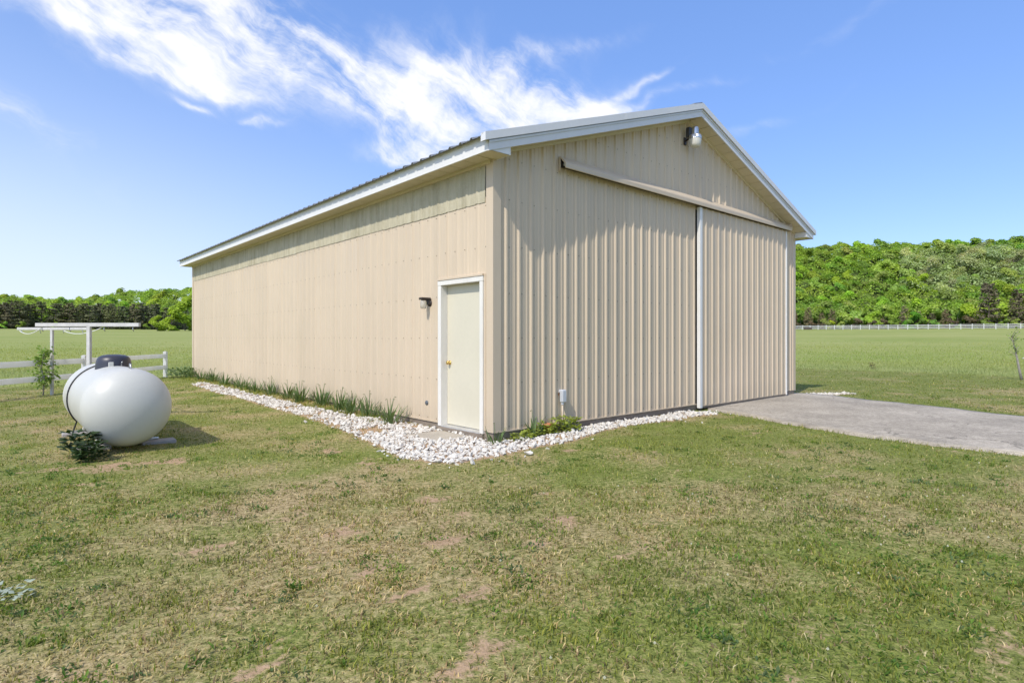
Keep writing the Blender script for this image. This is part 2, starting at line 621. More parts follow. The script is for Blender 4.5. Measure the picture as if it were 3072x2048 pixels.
def leaf_mat(name, c=None, trans=0.35, var=0.3, rough=0.55, use_obj=False, use_attr=False):
    m, t, out = new_mat(name)
    if use_obj:
        base = t.node('ShaderNodeObjectInfo').outputs['Color']
    elif use_attr:
        a = t.node('ShaderNodeAttribute')
        a.attribute_name = 'Col'
        base = a.outputs['Color']
    else:
        rgb = t.node('ShaderNodeRGB')
        rgb.outputs[0].default_value = (*c, 1)
        base = rgb.outputs[0]
    if var:
        tc = t.node('ShaderNodeTexCoord').outputs['Object']
        n = t.noise(tc, 0.9 if use_obj else 7.0, 4, 0.6)
        base = t.mix(1.0, base, t.ramp(n, [(0.3, (1 - var, 1 - var, 1 - var)), (0.7, (1 + var, 1 + var * .9, 1 + var * .5))]), 'MULTIPLY')
    d = t.node('ShaderNodeBsdfPrincipled')
    t.l.new(base, d.inputs['Base Color'])
    d.inputs['Roughness'].default_value = rough
    d.inputs['Specular IOR Level'].default_value = 0.25
    tr = t.node('ShaderNodeBsdfTranslucent')
    t.l.new(t.mix(1.0, base, (1.15, 1.2, 0.6), 'MULTIPLY'), tr.inputs['Color'])
    mx = t.node('ShaderNodeMixShader')
    mx.inputs[0].default_value = trans
    t.l.new(d.outputs[0], mx.inputs[1])
    t.l.new(tr.outputs[0], mx.inputs[2])
    t.l.new(mx.outputs[0], out.inputs[0])
    return m


def ground_mat():
    m, t, out = new_mat('ground_soil_and_turf')
    v = pos(t)
    a = t.node('ShaderNodeAttribute')
    a.attribute_name = 'Col'
    soil, dry, mead = t.node('ShaderNodeSeparateColor').outputs, None, None
    sc = t.n[-1]
    t.l.new(a.outputs['Color'], sc.inputs[0])
    soil, dry, mead = sc.outputs[0], sc.outputs[1], sc.outputs[2]
    forest = a.outputs['Alpha']
    n1 = t.noise(v, 3.0, 6, 0.65)
    n2 = t.noise(v, 22.0, 5, 0.7)
    n3 = t.noise(v, 90.0, 3, 0.6)
    # thatch: straw and green mixed at the scale of blades
    tk = t.math('ADD', t.math('MULTIPLY', n2, 0.5), t.math('MULTIPLY', n3, 0.5))
    straw = t.ramp(tk, [(0.36, (0.11, 0.072, 0.036)), (0.5, (0.37, 0.285, 0.145)), (0.66, (0.62, 0.50, 0.28))])
    green = t.ramp(tk, [(0.36, (0.050, 0.062, 0.014)), (0.52, (0.190, 0.220, 0.050)), (0.68, (0.35, 0.355, 0.10))])
    dk = t.maprange(t.math('ADD', dry, t.math('MULTIPLY', t.math('SUBTRACT', n2, 0.5), 1.3)), 0.25, 0.85)
    lawn = t.mix(dk, green, straw)
    earth = t.ramp(t.math('ADD', t.math('MULTIPLY', n2, 0.6), t.math('MULTIPLY', n3, 0.4)),
                   [(0.3, (0.27, 0.165, 0.09)), (0.7, (0.53, 0.38, 0.24))])
    sk = t.maprange(t.math('ADD', soil, t.math('MULTIPLY', t.math('SUBTRACT', n2, 0.5), 2.2)), 0.35, 0.85)
    c = t.mix(sk, lawn, earth)
    # meadow: long grass seen from far, drifts of seed heads
    f1 = t.noise(t.vmath('MULTIPLY', v, (1, 1, 0)), 0.05, 5, 0.6)
    f2 = t.noise(t.vmath('MULTIPLY', v, (1, 1, 0)), 0.6, 5, 0.7)
    fk = t.math('ADD', t.math('MULTIPLY', f1, 0.6), t.math('MULTIPLY', f2, 0.4))
    field = t.ramp(fk, [(0.32, (0.200, 0.255, 0.055)), (0.5, (0.275, 0.305, 0.090)), (0.68, (0.345, 0.345, 0.130))])
    c = t.mix(mead, c, field)
    c = t.mix(forest, c, (0.075, 0.105, 0.030))
    p = princ(t, out, c, 0.9, 0.0, 0.15)
    bump(t, p, t.math('ADD', n2, t.math('MULTIPLY', n3, 0.5)), 0.7, 0.02)
    return m


MAT = {}
MAT['ground'] = ground_mat()
MAT['siding'] = siding_mat('siding_beige', (0.578, 0.472, 0.344))
MAT['light_panel'] = None
MAT['trim'] = siding_mat('trim_beige', (0.572, 0.468, 0.343), 0.05)
MAT['white'] = plain('painted_white', (0.70, 0.69, 0.67), 0.42, 0, 0.04, 3)
MAT['casing'] = plain('painted_casing', (0.70, 0.675, 0.62), 0.5, 0, 0.07, 4, stretch=(1, 1, .15))
MAT['door'] = plain('door_paint', (0.60, 0.56, 0.44), 0.42, 0, 0.03, 2)
MAT['soffit'] = plain('soffit_cream', (0.62, 0.54, 0.38), 0.5, 0, 0.05, 2)
MAT['rake'] = plain('rake_grey', (0.64, 0.635, 0.635), 0.36, 0, 0.04, 2)
MAT['roof'] = plain('roof_galvanised', (0.30, 0.30, 0.30), 0.4, 0.6, 0.12, 3)
MAT['dark'] = plain('foam_and_dark_inside', (0.022, 0.022, 0.025), 0.7)
MAT['skirt'] = plain('weathered_timber', (0.225, 0.185, 0.145), 0.85, 0, 0.3, 4, bmp=0.5, stretch=(1, 1, 4))
MAT['sill'] = plain('aluminium_sill', (0.55, 0.54, 0.52), 0.4, 0.5, 0.1)
MAT['brass'] = plain('brass', (0.75, 0.50, 0.16), 0.25, 1.0, 0.1)
MAT['brown'] = plain('bronze_paint_and_hood_shade', (0.035, 0.026, 0.022), 0.45)
MAT['screw'] = plain('screw_head', (0.24, 0.195, 0.14), 0.5, 0.2)
MAT['steel'] = plain('galvanised_steel', (0.50, 0.52, 0.54), 0.32, 0.85, 0.12, 8)
MAT['pvc'] = plain('grey_white_conduit', (0.50, 0.52, 0.55), 0.4, 0, 0.05)
MAT['rust'] = plain('rusty_steel', (0.22, 0.095, 0.045), 0.8, 0, 0.3, 20)
MAT['concrete'] = plain('concrete_slab', (0.40, 0.355, 0.285), 0.9, 0, 0.14, 5, bmp=0.3)
MAT['tank'] = plain('tank_enamel', (0.525, 0.52, 0.475), 0.42, 0, 0.03, 3, spec=0.55)
MAT['lid'] = plain('tank_lid_plastic', (0.035, 0.035, 0.048), 0.38, 0, 0.1)
MAT['rubber'] = plain('black_hose', (0.02, 0.02, 0.02), 0.5)
def vinyl_mat():
    m, t, out = new_mat('white_vinyl_fence')
    n = t.noise(pos(t), 3.0, 4, 0.6)
    c = t.ramp(n, [(0.3, (0.83, 0.82, 0.79)), (0.7, (0.90, 0.89, 0.87))])
    p = princ(t, out, c, 0.4, 0, 0.4)
    tr = t.node('ShaderNodeBsdfTranslucent')
    t.l.new(c, tr.inputs['Color'])
    mx = t.node('ShaderNodeMixShader')
    mx.inputs[0].default_value = 0.5
    t.l.new(p.outputs[0], mx.inputs[1])
    t.l.new(tr.outputs[0], mx.inputs[2])
    t.l.new(mx.outputs[0], out.inputs[0])
    return m


MAT['vinyl'] = vinyl_mat()
MAT['old_paint'] = plain('weathered_white_paint', (0.56, 0.545, 0.52), 0.75, 0, 0.16, 9, bmp=0.2)
MAT['rope'] = plain('white_rope', (0.75, 0.75, 0.74), 0.7)
MAT['block'] = plain('concrete_block', (0.36, 0.34, 0.33), 0.9, 0, 0.15, 12, bmp=0.4)
MAT['stone'] = plain('white_marble_chip', (0.60, 0.565, 0.50), 0.75, 0, 0.26, 9, bmp=0.3)
MAT['bark'] = plain('bark', (0.13, 0.105, 0.085), 0.9, 0, 0.3, 6, bmp=0.4)
MAT['bark_grey'] = plain('grey_bark', (0.30, 0.27, 0.24), 0.9, 0, 0.25, 14, bmp=0.3)
MAT['crown'] = leaf_mat('tree_foliage', use_obj=True, trans=0.46, var=0.30)
MAT['needle'] = leaf_mat('pine_foliage', use_obj=True, trans=0.08, var=0.35, rough=0.7)
MAT['grass'] = leaf_mat('grass_blades', use_attr=True, trans=0.42, var=0.0, rough=0.6)
MAT['daff'] = leaf_mat('strap_leaves', (0.135, 0.205, 0.080), trans=0.25, var=0.25)
MAT['hosta'] = leaf_mat('yellow_green_leaves', (0.30, 0.36, 0.065), trans=0.35, var=0.25)
MAT['peony'] = leaf_mat('dark_glossy_leaves', (0.032, 0.060, 0.018), trans=0.14, var=0.3, rough=0.4)
MAT['apple'] = leaf_mat('sapling_leaves', (0.20, 0.31, 0.06), trans=0.35, var=0.25)
MAT['silver'] = leaf_mat('silver_leaves', (0.33, 0.38, 0.31), trans=0.15, var=0.15, rough=0.9)
MAT['terracotta'] = plain('terracotta', (0.45, 0.17, 0.08), 0.85)


def light_panel_mat():
    """weathered translucent sheet: stained, streaked, greenish grey"""
    m, t, out = new_mat('weathered_fibreglass')
    v = pos(t)
    s = t.noise(t.vmath('MULTIPLY', v, (11.0, 11.0, 1.2)), 1.0, 6, 0.65)
    b = t.noise(v, 2.2, 5, 0.65)
    g = t.noise(v, 60, 3, 0.6)
    k = t.math('ADD', t.math('MULTIPLY', s, 0.5), t.math('ADD', t.math('MULTIPLY', b, 0.32), t.math('MULTIPLY', g, 0.18)))
    cc = t.ramp(k, [(0.30, (0.27, 0.24, 0.16)), (0.5, (0.44, 0.40, 0.29)), (0.68, (0.56, 0.515, 0.39))])
    p = princ(t, out, cc, 0.75, 0, 0.25)
    bump(t, p, g, 0.3, 0.004)
    return m


MAT['light_panel'] = light_panel_mat()


def asphalt_mat():
    m, t, out = new_mat('old_asphalt')
    v = pos(t)
    g = t.noise(v, 75, 3, 0.75)
    a = t.noise(v, 16, 4, 0.6)
    b = t.noise(v, 0.9, 5, 0.6)
    k = t.math('ADD', t.math('MULTIPLY', g, 0.46), t.math('ADD', t.math('MULTIPLY', a, 0.26), t.math('MULTIPLY', b, 0.28)))
    cc = t.ramp(k, [(0.36, (0.17, 0.150, 0.122)), (0.5, (0.36, 0.32, 0.262)), (0.64, (0.60, 0.535, 0.44))])
    wn = t.node('ShaderNodeTexNoise')
    t.l.new(v, wn.inputs['Vector'])
    wn.inputs['Scale'].default_value = 1.6
    wn.inputs['Detail'].default_value = 6
    vor = t.node('ShaderNodeTexVoronoi', feature='DISTANCE_TO_EDGE')
    t.l.new(t.vmath('ADD', v, wn.outputs['Color']), vor.inputs['Vector'])
    vor.inputs['Scale'].default_value = 0.42
    crack = t.math('MULTIPLY', t.maprange(vor.outputs['Distance'], 0.0, 0.007, 1.0, 0.0), t.maprange(b, 0.42, 0.58, 0.0, 0.75))
    cc = t.mix(crack, cc, (0.07, 0.065, 0.055))
    st = t.noise(v, 2.6, 5, 0.65)
    cc = t.mix(t.maprange(st, 0.58, 0.76, 0.0, 0.22), cc, (0.17, 0.155, 0.135))
    p = princ(t, out, cc, 0.92, 0, 0.2)
    bump(t, p, t.math('ADD', g, t.math('MULTIPLY', a, 0.8)), 0.55, 0.008)
    return m


MAT['asphalt'] = asphalt_mat()


def glass_mat():
    m, t, out = new_mat('jar_glass')
    p = princ(t, out, (0.72, 0.68, 0.58), 0.28, 0, 0.5)
    p.inputs['Transmission Weight'].default_value = 0.55
    return m


MAT['glass'] = glass_mat()
MAT['lens'] = plain('milky_lens', (0.62, 0.60, 0.55), 0.3, 0, 0.05)

# ---------------------------------------------------------------- ground sheet
def graded(lo, hi, step, far_lo, far_hi, g=1.09):
    a = list(np.arange(lo, hi + 1e-6, step))
    s = step
    up = [a[-1]]
    while up[-1] < far_hi:
        s *= g
        up.append(up[-1] + s)
    s = step
    dn = [a[0]]
    while dn[-1] > far_lo:
        s *= g
        dn.append(dn[-1] - s)
    return np.array(dn[1:][::-1] + a + up[1:])


gx = graded(-10, 10, 0.12, -900, 900)
gy = graded(1.0, 15, 0.12, -250, 900)
GX, GY = np.meshgrid(gx, gy)
X, Y = GX.ravel(), GY.ravel()
Z = ground_z(X, Y)
soil, dry = fields(X, Y)
rr = np.hypot(X, Y)
mead = sstep(-0.3, 0.5, sdist(X, Y, LAWN) + 0.5 * (fbm(X / 1.5, Y / 1.5, 81, 3) - .5))
th_ = np.degrees(np.arctan2(X, Y))
fr0 = np.interp(th_, [-60, -20, 15, 60], [296, 300, 236, 226])
forest = sstep(-4, 8, rr - fr0) * (Y > 50)
bedm = 1 - sstep(-0.05, 0.12, np.minimum(sdist(X, Y, BED), sdist(X, Y, BED2)))
soil = np.maximum(soil * (1 - mead), bedm)
nx, ny = len(gx), len(gy)
idx = np.arange(nx * ny).reshape(ny, nx)
quads = np.stack([idx[:-1, :-1].ravel(), idx[:-1, 1:].ravel(), idx[1:, 1:].ravel(), idx[1:, :-1].ravel()], 1)
me = np_mesh('ground', np.stack([X, Y, Z], 1), quads, MAT['ground'], np.stack([soil, dry, mead, forest], 1), True)
ground = link(bpy.data.objects.new('ground', me))
ground['kind'] = 'structure'

# ---------------------------------------------------------------- driveway
def resample(pts, n):
    p = np.array(pts, float)
    s = np.r_[0, np.cumsum(np.hypot(*np.diff(p, axis=0).T))]
    t = np.linspace(0, s[-1], n)
    # smooth through the points
    q = np.stack([np.interp(t, s, p[:, 0]), np.interp(t, s, p[:, 1])], 1)
    for _ in range(6):
        q[1:-1] = (q[:-2] + 2 * q[1:-1] + q[2:]) / 4
    return q


NA, NB = 150, 24
pa, pb = resample(DRIVE_NEAR, NA), resample(DRIVE_FAR, NA)
wob = np.stack([vnoise(np.arange(NA) / 2.2, np.zeros(NA), 91) - .5, vnoise(np.arange(NA) / 2.2, np.ones(NA), 92) - .5], 1)
pa = pa + wob * 0.16
pb = pb + wob[::-1] * 0.10
mb = MB()
vs, fs = [], []
for i in range(NA):
    for j in range(NB + 2):
        k = (min(max(j - 1, 0), NB - 1)) / (NB - 1)
        p = pa[i] * (1 - k) + pb[i] * k
        crown = 0.022 + 0.02 * math.sin(math.pi * k) + 0.012 * (float(fbm(np.array([p[0] / 1.3]), np.array([p[1] / 1.3]), 95, 3)[0]) - .5)
        zz = float(ground_z(p[:1], p[1:2], False)[0]) + (crown if 0 < j < NB + 1 else -0.09)
        vs.append((p[0], p[1], zz))
for i in range(NA - 1):
    for j in range(NB + 1):
        a = i * (NB + 2) + j
        fs.append((a, a + 1, a + NB + 3, a + NB + 2))
mb.add(vs, fs, True)
drive = mb.build('driveway', MAT['asphalt'])
drive['kind'] = 'structure'

# ---------------------------------------------------------------- the barn
barn = empty('pole_barn', (CX, CY, 0), TH)
tag(barn, 'long beige ribbed steel pole barn with a gable roof and sliding door', 'barn')
ZB, ZT = 0.152, 3.80                # foot of the siding, eave soffit
RIB = 0.2365
SL = 0.335                          # roof slope
UM = W_U / 2


def rake_z(u):
    return 3.905 + SL * (u if u < UM else W_U - u)


def roof_z(u):
    return 4.105 + SL * (u if u < UM else W_U - u)


def rib_profile(a, b, start, hgt=0.023, minor=0.005):
    """(coordinate, height) pairs of ribbed sheet between a and b, ribs at start + k * RIB"""
    pts = [(a, 0.0)]
    k0 = int(math.floor((a - start) / RIB)) - 1
    k = k0
    while start + k * RIB < b + RIB:
        c = start + k * RIB
        prof = [(-0.034, 0), (-0.013, hgt), (0.013, hgt), (0.034, 0)]
        for m in (RIB / 3, 2 * RIB / 3):
            prof += [(m - 0.017, 0), (m - 0.009, minor), (m + 0.009, minor), (m + 0.017, 0)]
        for d, h in prof:
            if a + 1e-4 < c + d < b - 1e-4:
                pts.append((c + d, h))
        k += 1
    pts.append((b, 0.0))
    return pts


def sheet(name, prof, place, z0f, z1f, mat, parent):
    """ribbed sheet: place(coord, height, z) gives the point"""
    mb = MB()
    vs = []
    for c, h in prof:
        vs.append(place(c, h, z0f(c)))
        vs.append(place(c, h, z1f(c)))
    fs = [(2 * i, 2 * i + 2, 2 * i + 3, 2 * i + 1) for i in range(len(prof) - 1)]
    mb.add(vs, fs)
    return mb.build(name, mat, parent)


# long wall: one sheet after another, cut out round the door
DV0, DV1, DZ1 = 0.215, 1.235, 2.235   # opening of the walk-in door
v = 0.10
PW = RIB * 4
cuts = [0.10]
while cuts[-1] + PW < L_V - 0.1:
    cuts.append(cuts[-1] + PW)
cuts.append(L_V - 0.10)
for a, b in zip(cuts[:-1], cuts[1:]):
    pieces = []
    edges = [a] + [e for e in (DV0, DV1) if a < e < b] + [b]
    for p, q in zip(edges[:-1], edges[1:]):
        zlow = DZ1 if (DV0 - 1e-6 <= p and q <= DV1 + 1e-6) else ZB
        pieces.append((p, q, zlow))
    mb = MB()
    for p, q, zlow in pieces:
        pr = rib_profile(p, q, 0.10, 0.012, 0.003)
        vs = []
        for c, h in pr:
            vs += [(-h - 0.002, c, zlow), (-h - 0.002, c, 3.33)]
        mb.add(vs, [(2 * i, 2 * i + 2, 2 * i + 3, 2 * i + 1) for i in range(len(pr) - 1)])
    mb.build('wall_panel', MAT['siding'], barn)
# strip of weathered translucent sheets under the eave
for i, (a, b) in enumerate(zip(cuts[:-1], cuts[1:])):
    a2 = max(a, 0.16) - 0.0
    pr = rib_profile(a2, b + (0.012 if i < len(cuts) - 2 else 0), 0.10, 0.014, 0.004)
    zb = 3.262 + random.uniform(-0.006, 0.006) + 0.0016 * i
    o = random.uniform(0.004, 0.009)
    tl = random.uniform(-0.004, 0.004)
    mb = MB()
    vs = []
    for c, h in pr:
        vs += [(-h - 0.006 - o, c, zb + tl * (c - a) + (0.004 if h > .01 else 0)), (-h - 0.005, c, 3.81)]
    mb.add(vs, [(2 * k, 2 * k + 2, 2 * k + 3, 2 * k + 1) for k in range(len(pr) - 1)])
    mb.build('light_panel', MAT['light_panel'], barn)

# gable wall
SD0, SD1 = 5.02, 8.80               # sliding door leaf
gcuts = [0.09]
while gcuts[-1] + PW < W_U - 0.12:
    gcuts.append(gcuts[-1] + PW)
gcuts.append(W_U - 0.09)
OP0, OP1, OPZ = 5.015, 8.68, 3.86
for a, b in zip(gcuts[:-1], gcuts[1:]):
    edges = sorted({a, b, *[e for e in (OP0, OP1, UM) if a < e < b]})
    mb = MB()
    for p, q in zip(edges[:-1], edges[1:]):
        zlow = OPZ if (p >= OP0 - 1e-6 and q <= OP1 + 1e-6) else ZB
        pr = rib_profile(p, q, 0.224)
        vs = []
        for c, h in pr:
            vs += [(c, -h - 0.002, zlow), (c, -h - 0.002, rake_z(c) + 0.02)]
        mb.add(vs, [(2 * i, 2 * i + 2, 2 * i + 3, 2 * i + 1) for i in range(len(pr) - 1)])
    mb.build('wall_panel', MAT['siding'], barn)
# far walls (plain sheets, out of sight)
sheet('wall_panel', rib_profile(0.0, L_V, 0.1), lambda c, h, z: (W_U + h, c, z), lambda c: ZB, lambda c: 3.9, MAT['siding'], barn)
sheet('wall_panel', rib_profile(0.0, UM, 0.1), lambda c, h, z: (c, L_V + h, z), lambda c: ZB, lambda c: rake_z(c), MAT['siding'], barn)
sheet('wall_panel', rib_profile(UM, W_U, 0.1), lambda c, h, z: (c, L_V + h, z), lambda c: ZB, lambda c: rake_z(c), MAT['siding'], barn)

# corner trims
t_ = 0.024
MB().add([(-t_, 0.125, ZB - .01), (-t_, -t_, ZB - .01), (0.115, -t_, ZB - .01), (0.125, -0.001, ZB - .01), (-0.001, 0.135, ZB - .01),
          (-t_, 0.125, ZT + .01), (-t_, -t_, ZT + .01), (0.115, -t_, 3.93), (0.125, -0.001, 3.93), (-0.001, 0.135, ZT + .01)],
         [(0, 1, 6, 5), (1, 2, 7, 6), (2, 3, 8, 7), (4, 0, 5, 9)]).build('corner_trim', MAT['trim'], barn)
MB().add([(-t_, L_V - .12, ZB), (-t_, L_V + t_, ZB), (0.12, L_V + t_, ZB), (-t_, L_V - .12, ZT), (-t_, L_V + t_, ZT), (0.12, L_V + t_, ZT),
          (0, L_V - .125, ZB), (0, L_V - .125, ZT)],
         [(0, 1, 4, 3), (1, 2, 5, 4), (6, 0, 3, 7)]).build('corner_trim', MAT['trim'], barn)
MB().add([(W_U - .11, -t_, ZB), (W_U + t_, -t_, ZB), (W_U + t_, .12, ZB), (W_U - .11, -t_, 3.93), (W_U + t_, -t_, 3.90), (W_U + t_, .12, 3.90),
          (W_U - .12, 0, ZB), (W_U - .12, 0, 3.93)],
         [(0, 1, 4, 3), (1, 2, 5, 4), (6, 0, 3, 7)]).build('corner_trim', MAT['trim'], barn)
# drip flashing at the foot of the siding
MB().box(-0.022, -0.001, 1.26, L_V, ZB - 0.012, ZB + 0.003).build('base_flashing', MAT['trim'], barn)
MB().box(0.02, OP0, -0.030, -0.001, ZB - 0.012, ZB + 0.003).build('base_flashing', MAT['trim'], barn)
# treated skirt boards
for a, b in ((1.28, 5.2), (5.203, 10.1), (10.103, L_V)):
    MB().box(0.0, 0.045, a, b, -0.15, ZB - 0.013).build('skirt_board', MAT['skirt'], barn)
MB().box(0.0, 0.045, 0.0, 0.2, -0.15, ZB - 0.013).build('skirt_board', MAT['skirt'], barn)
for a, b in ((0.047, 2.6), (2.603, OP0 + .06), (8.70, W_U)):
    MB().box(a, b, 0.0, 0.045, -0.15, ZB - 0.013).build('skirt_board', MAT['skirt'], barn)
MB().box(0.05, 0.09, 0.2, 1.28, -0.15, 0.10).build('skirt_board', MAT['skirt'], barn)
# black sheet standing in for the unlit inside behind the sliding door
MB().box(OP0, OP1, 0.10, 0.13, 0.0, OPZ + 0.1).build('dark_inside_sheet', MAT['dark'], barn)

# eave soffit and fascia, both long sides
EO, GO = 0.315, 0.30                # eave and gable overhang
def eave(sgn):
    s = (lambda u: u) if sgn < 0 else (lambda u: W_U - u)
    y = -GO + 0.002
    while y < L_V + GO - 0.05:
        y2 = min(y + 0.305, L_V + GO)
        a, b = sorted((s(-EO + .004), s(0.0)))
        if y < 0.0:
            a, b = sorted((s(-EO + .004), s(0.03)))
            y2 = -0.004
        mb = MB().box(a, b, y, y2 - 0.012, ZT, ZT + 0.025)
        mb.box(a, b, y2 - 0.012, y2, ZT + 0.018, ZT + 0.025)
        mb.build('soffit_panel', MAT['soffit'], barn)
        y = y2 if y2 > 0 else 0.002
    for k0, k1 in ((-GO - .012, 3.3), (3.302, 6.9), (6.902, 10.5), (10.502, L_V + GO)):
        a, b = sorted((s(-EO), s(-EO - 0.02)))
        MB().box(a, b, k0, k1, ZT - 0.012, ZT + 0.185).build('fascia', MAT['white'], barn)
    # end of the boxed eave
    tri = [(s(-EO), 3.800), (s(0.045), 3.800), (s(0.045), rake_z(0.045) + .01), (s(-EO), 3.812)]
    MB().prism([(u, -GO, z) for u, z in tri], [(u, -GO + .012, z) for u, z in tri]).build('eave_return', MAT['white'], barn)
    a, b = sorted((s(0.032), s(0.044)))
    MB().box(a, b, -GO + .013, -0.03, 3.80, rake_z(.04)).build('eave_return', MAT['white'], barn)


eave(-1)
eave(1)
# trim between wall and soffit
MB().box(-0.045, -0.002, 0.02, L_V, ZT - 0.045, ZT - 0.001).build('soffit_moulding', MAT['soffit'], barn)
for s in (0, 1):
    f = (lambda u: u) if s == 0 else (lambda u: W_U - u)
    A = [(f(0.05), -0.045, rake_z(0.05) - .045), (f(0.05), -0.003, rake_z(.05) - .045), (f(0.05), -0.003, rake_z(.05) - .002), (f(0.05), -0.045, rake_z(.05) - .002)]
    B = [(f(UM - .001), y, z + SL * (UM - .05)) for _, y, z in A]
    MB().prism(A, B).build('soffit_moulding', MAT['soffit'], barn)
    # sloped soffit under the rake, panel by panel
    u = 0.05
    while u < UM - 0.02:
        u2 = min(u + 0.29, UM)
        e = 0.012
        z1, z2 = rake_z(u), rake_z(u2 - e)
        mb = MB().prism([(f(u), -GO + .01, z1), (f(u2 - e), -GO + .01, z2), (f(u2 - e), -GO + .01, z2 + .024), (f(u), -GO + .01, z1 + .024)],
                        [(f(u), 0.0, z1), (f(u2 - e), 0.0, z2), (f(u2 - e), 0.0, z2 + .024), (f(u), 0.0, z1 + .024)])
        z3 = rake_z(u2)
        mb.prism([(f(u2 - e), -GO + .01, z2 + .016), (f(u2), -GO + .01, z3 + .016), (f(u2), -GO + .01, z3 + .024), (f(u2 - e), -GO + .01, z2 + .024)],
                 [(f(u2 - e), 0, z2 + .016), (f(u2), 0, z3 + .016), (f(u2), 0, z3 + .024), (f(u2 - e), 0, z2 + .024)])
        mb.build('soffit_panel', MAT['soffit'], barn)
        u = u2
    # rake: fascia board, drip step, rake trim with its folded edge
    def strip(name, y0, y1, dz0, dz1, mat, u0=-EO - .02, u1=UM):
        za = lambda u: 3.905 + SL * u
        P = [(f(u0), y0, za(u0) + dz0), (f(u1), y0, za(u1) + dz0), (f(u1), y0, za(u1) + dz1), (f(u0), y0, za(u0) + dz1)]
        Q = [(p[0], y1, p[2]) for p in P]
        return MB().prism(P, Q).build(name, mat, barn)
    strip('rake_fascia', -GO - .014, -GO + .008, -0.012, 0.085, MAT['rake'])
    strip('rake_step', -GO - .026, -GO + .008, 0.0855, 0.112, MAT['rake'])
    strip('rake_shadow_gap', -GO - .019, -GO + .008, 0.1125, 0.124, MAT['roof'])
    for k0, k1 in ((-EO - .10, 2.42), (2.4205, UM)):
        strip('rake_trim', -GO - .046 - (.002 if k0 > 0 else 0), -GO + .05, 0.1245, 0.228, MAT['rake'], k0, k1)

# roof sheets, both slopes
rc = [-GO + 0.0]
while rc[-1] + PW < L_V + GO - .1:
    rc.append(rc[-1] + PW)
rc.append(L_V + GO)
for s in (0, 1):
    f = (lambda u: u) if s == 0 else (lambda u: W_U - u)
    for a, b in zip(rc[:-1], rc[1:]):
        pr = rib_profile(a, b, -0.05, 0.024, 0.004)
        vs = []
        for c, h in pr:
            u0 = -EO - 0.10
            vs += [(f(u0), c, 4.105 + SL * u0 + h), (f(UM), c, 4.105 + SL * UM + h)]
        n = len(pr)
        fs = [(2 * i, 2 * i + 1, 2 * i + 3, 2 * i + 2) for i in range(n - 1)]
        # thickness at the eave edge
        vs2 = [(p[0], p[1], p[2] - .008) for p in vs]
        fs += [(2 * n + 2 * i, 2 * n + 2 * i + 2, 2 * n + 2 * i + 3, 2 * n + 2 * i + 1) for i in range(n - 1)]
        fs += [(2 * i, 2 * i + 2, 2 * n + 2 * i + 2, 2 * n + 2 * i) for i in range(n - 1)]
        MB().add(vs + vs2, fs).build('roof_panel', MAT['roof'], barn)
    # ridge cap
    zr = 4.105 + SL * UM + .03
    P = [(UM, -GO - .02, zr + .02), (f(UM - .26), -GO - .02, zr + .02 - SL * .26), (f(UM - .26), -GO - .02, zr - SL * .26), (UM, -GO - .02, zr)]
    MB().prism(P, [(p[0], L_V + GO, p[2]) for p in P]).build('ridge_cap', MAT['roof'], barn)
    P = [(UM, -GO - .035, zr + .004), (f(UM - .25), -GO - .035, zr - .005 - SL * .25), (f(UM - .25), -GO - .035, zr - .03 - SL * .25), (UM, -GO - .035, zr - .03)]
    MB().prism(P, [(p[0], -GO + .1, p[2]) for p in P]).build('ridge_closure', MAT['dark'], barn)

# screws in rows along the girts (joined: far too small to pick apart)
mb = MB()
def screw(p, n):
    q = Vector(p)
    n = Vector(n)
    a = n.cross(Vector((0, 0, 1))).normalized()
    b = n.cross(a)
    pts = [q + (a * math.cos(k * math.pi / 3) + b * math.sin(k * math.pi / 3)) * 0.0068 for k in range(6)]
    top = [p_ + n * 0.007 for p_ in pts]
    mb.prism(pts, top)


for z in (0.20, 0.79, 1.41, 2.02, 2.66, 3.22):
    k = 0
    while 0.10 + k * RIB < L_V - .1:
        vv = 0.10 + k * RIB + 0.055
        k += 1
        if DV0 - .08 < vv < DV1 + .08 and z < 2.35:
            continue
        screw((-0.0025, vv, z + random.uniform(-.008, .008)), (-1, 0, 0))
for z in (0.20, 0.79, 1.41, 2.02, 2.66, 3.30, 3.86, 4.5, 5.0):
    k = 0
    while 0.224 + k * RIB < W_U - .1:
        uu = 0.224 + k * RIB + 0.055
        k += 1
        if uu > OP0 - .05 and uu < OP1 + .15 and z < 4.1:
            continue
        if rake_z(uu) < z + .12:
            continue
        screw((uu, -0.0025, z + random.uniform(-.008, .008)), (0, -1, 0))
o = mb.build('screws', MAT['screw'], barn)
o['kind'] = 'stuff'

# sliding door leaf
sd = empty('sliding_door', (0, 0, 0), 0, barn)
DVF = -0.075
edges = [SD0 + 0.085 + i * PW for i in range(4)] + [SD1 - 0.025]
for a, b in zip(edges[:-1], edges[1:]):
    pr = rib_profile(a, b, 5.265)
    mb = MB()
    vs = []
    for c, h in pr:
        vs += [(c, DVF - h, 0.12), (c, DVF - h, 3.90)]
    mb.add(vs, [(2 * i, 2 * i + 2, 2 * i + 3, 2 * i + 1) for i in range(len(pr) - 1)])
    mb.build('door_panel', MAT['siding'], sd)
MB().bbox(SD0, SD0 + 0.085, DVF - 0.026, -0.03, 0.075, 3.90, .004).build('edge_trim', MAT['white'], sd)
MB().bbox(SD1 - .025, SD1 + .012, DVF - 0.026, -0.03, 0.085, 3.90, .004).build('edge_trim', MAT['white'], sd)
MB().box(SD0 + .085, SD1 - .025, DVF + .002, -0.035, 0.07, 0.40).build('bottom_rail', MAT['skirt'], sd)
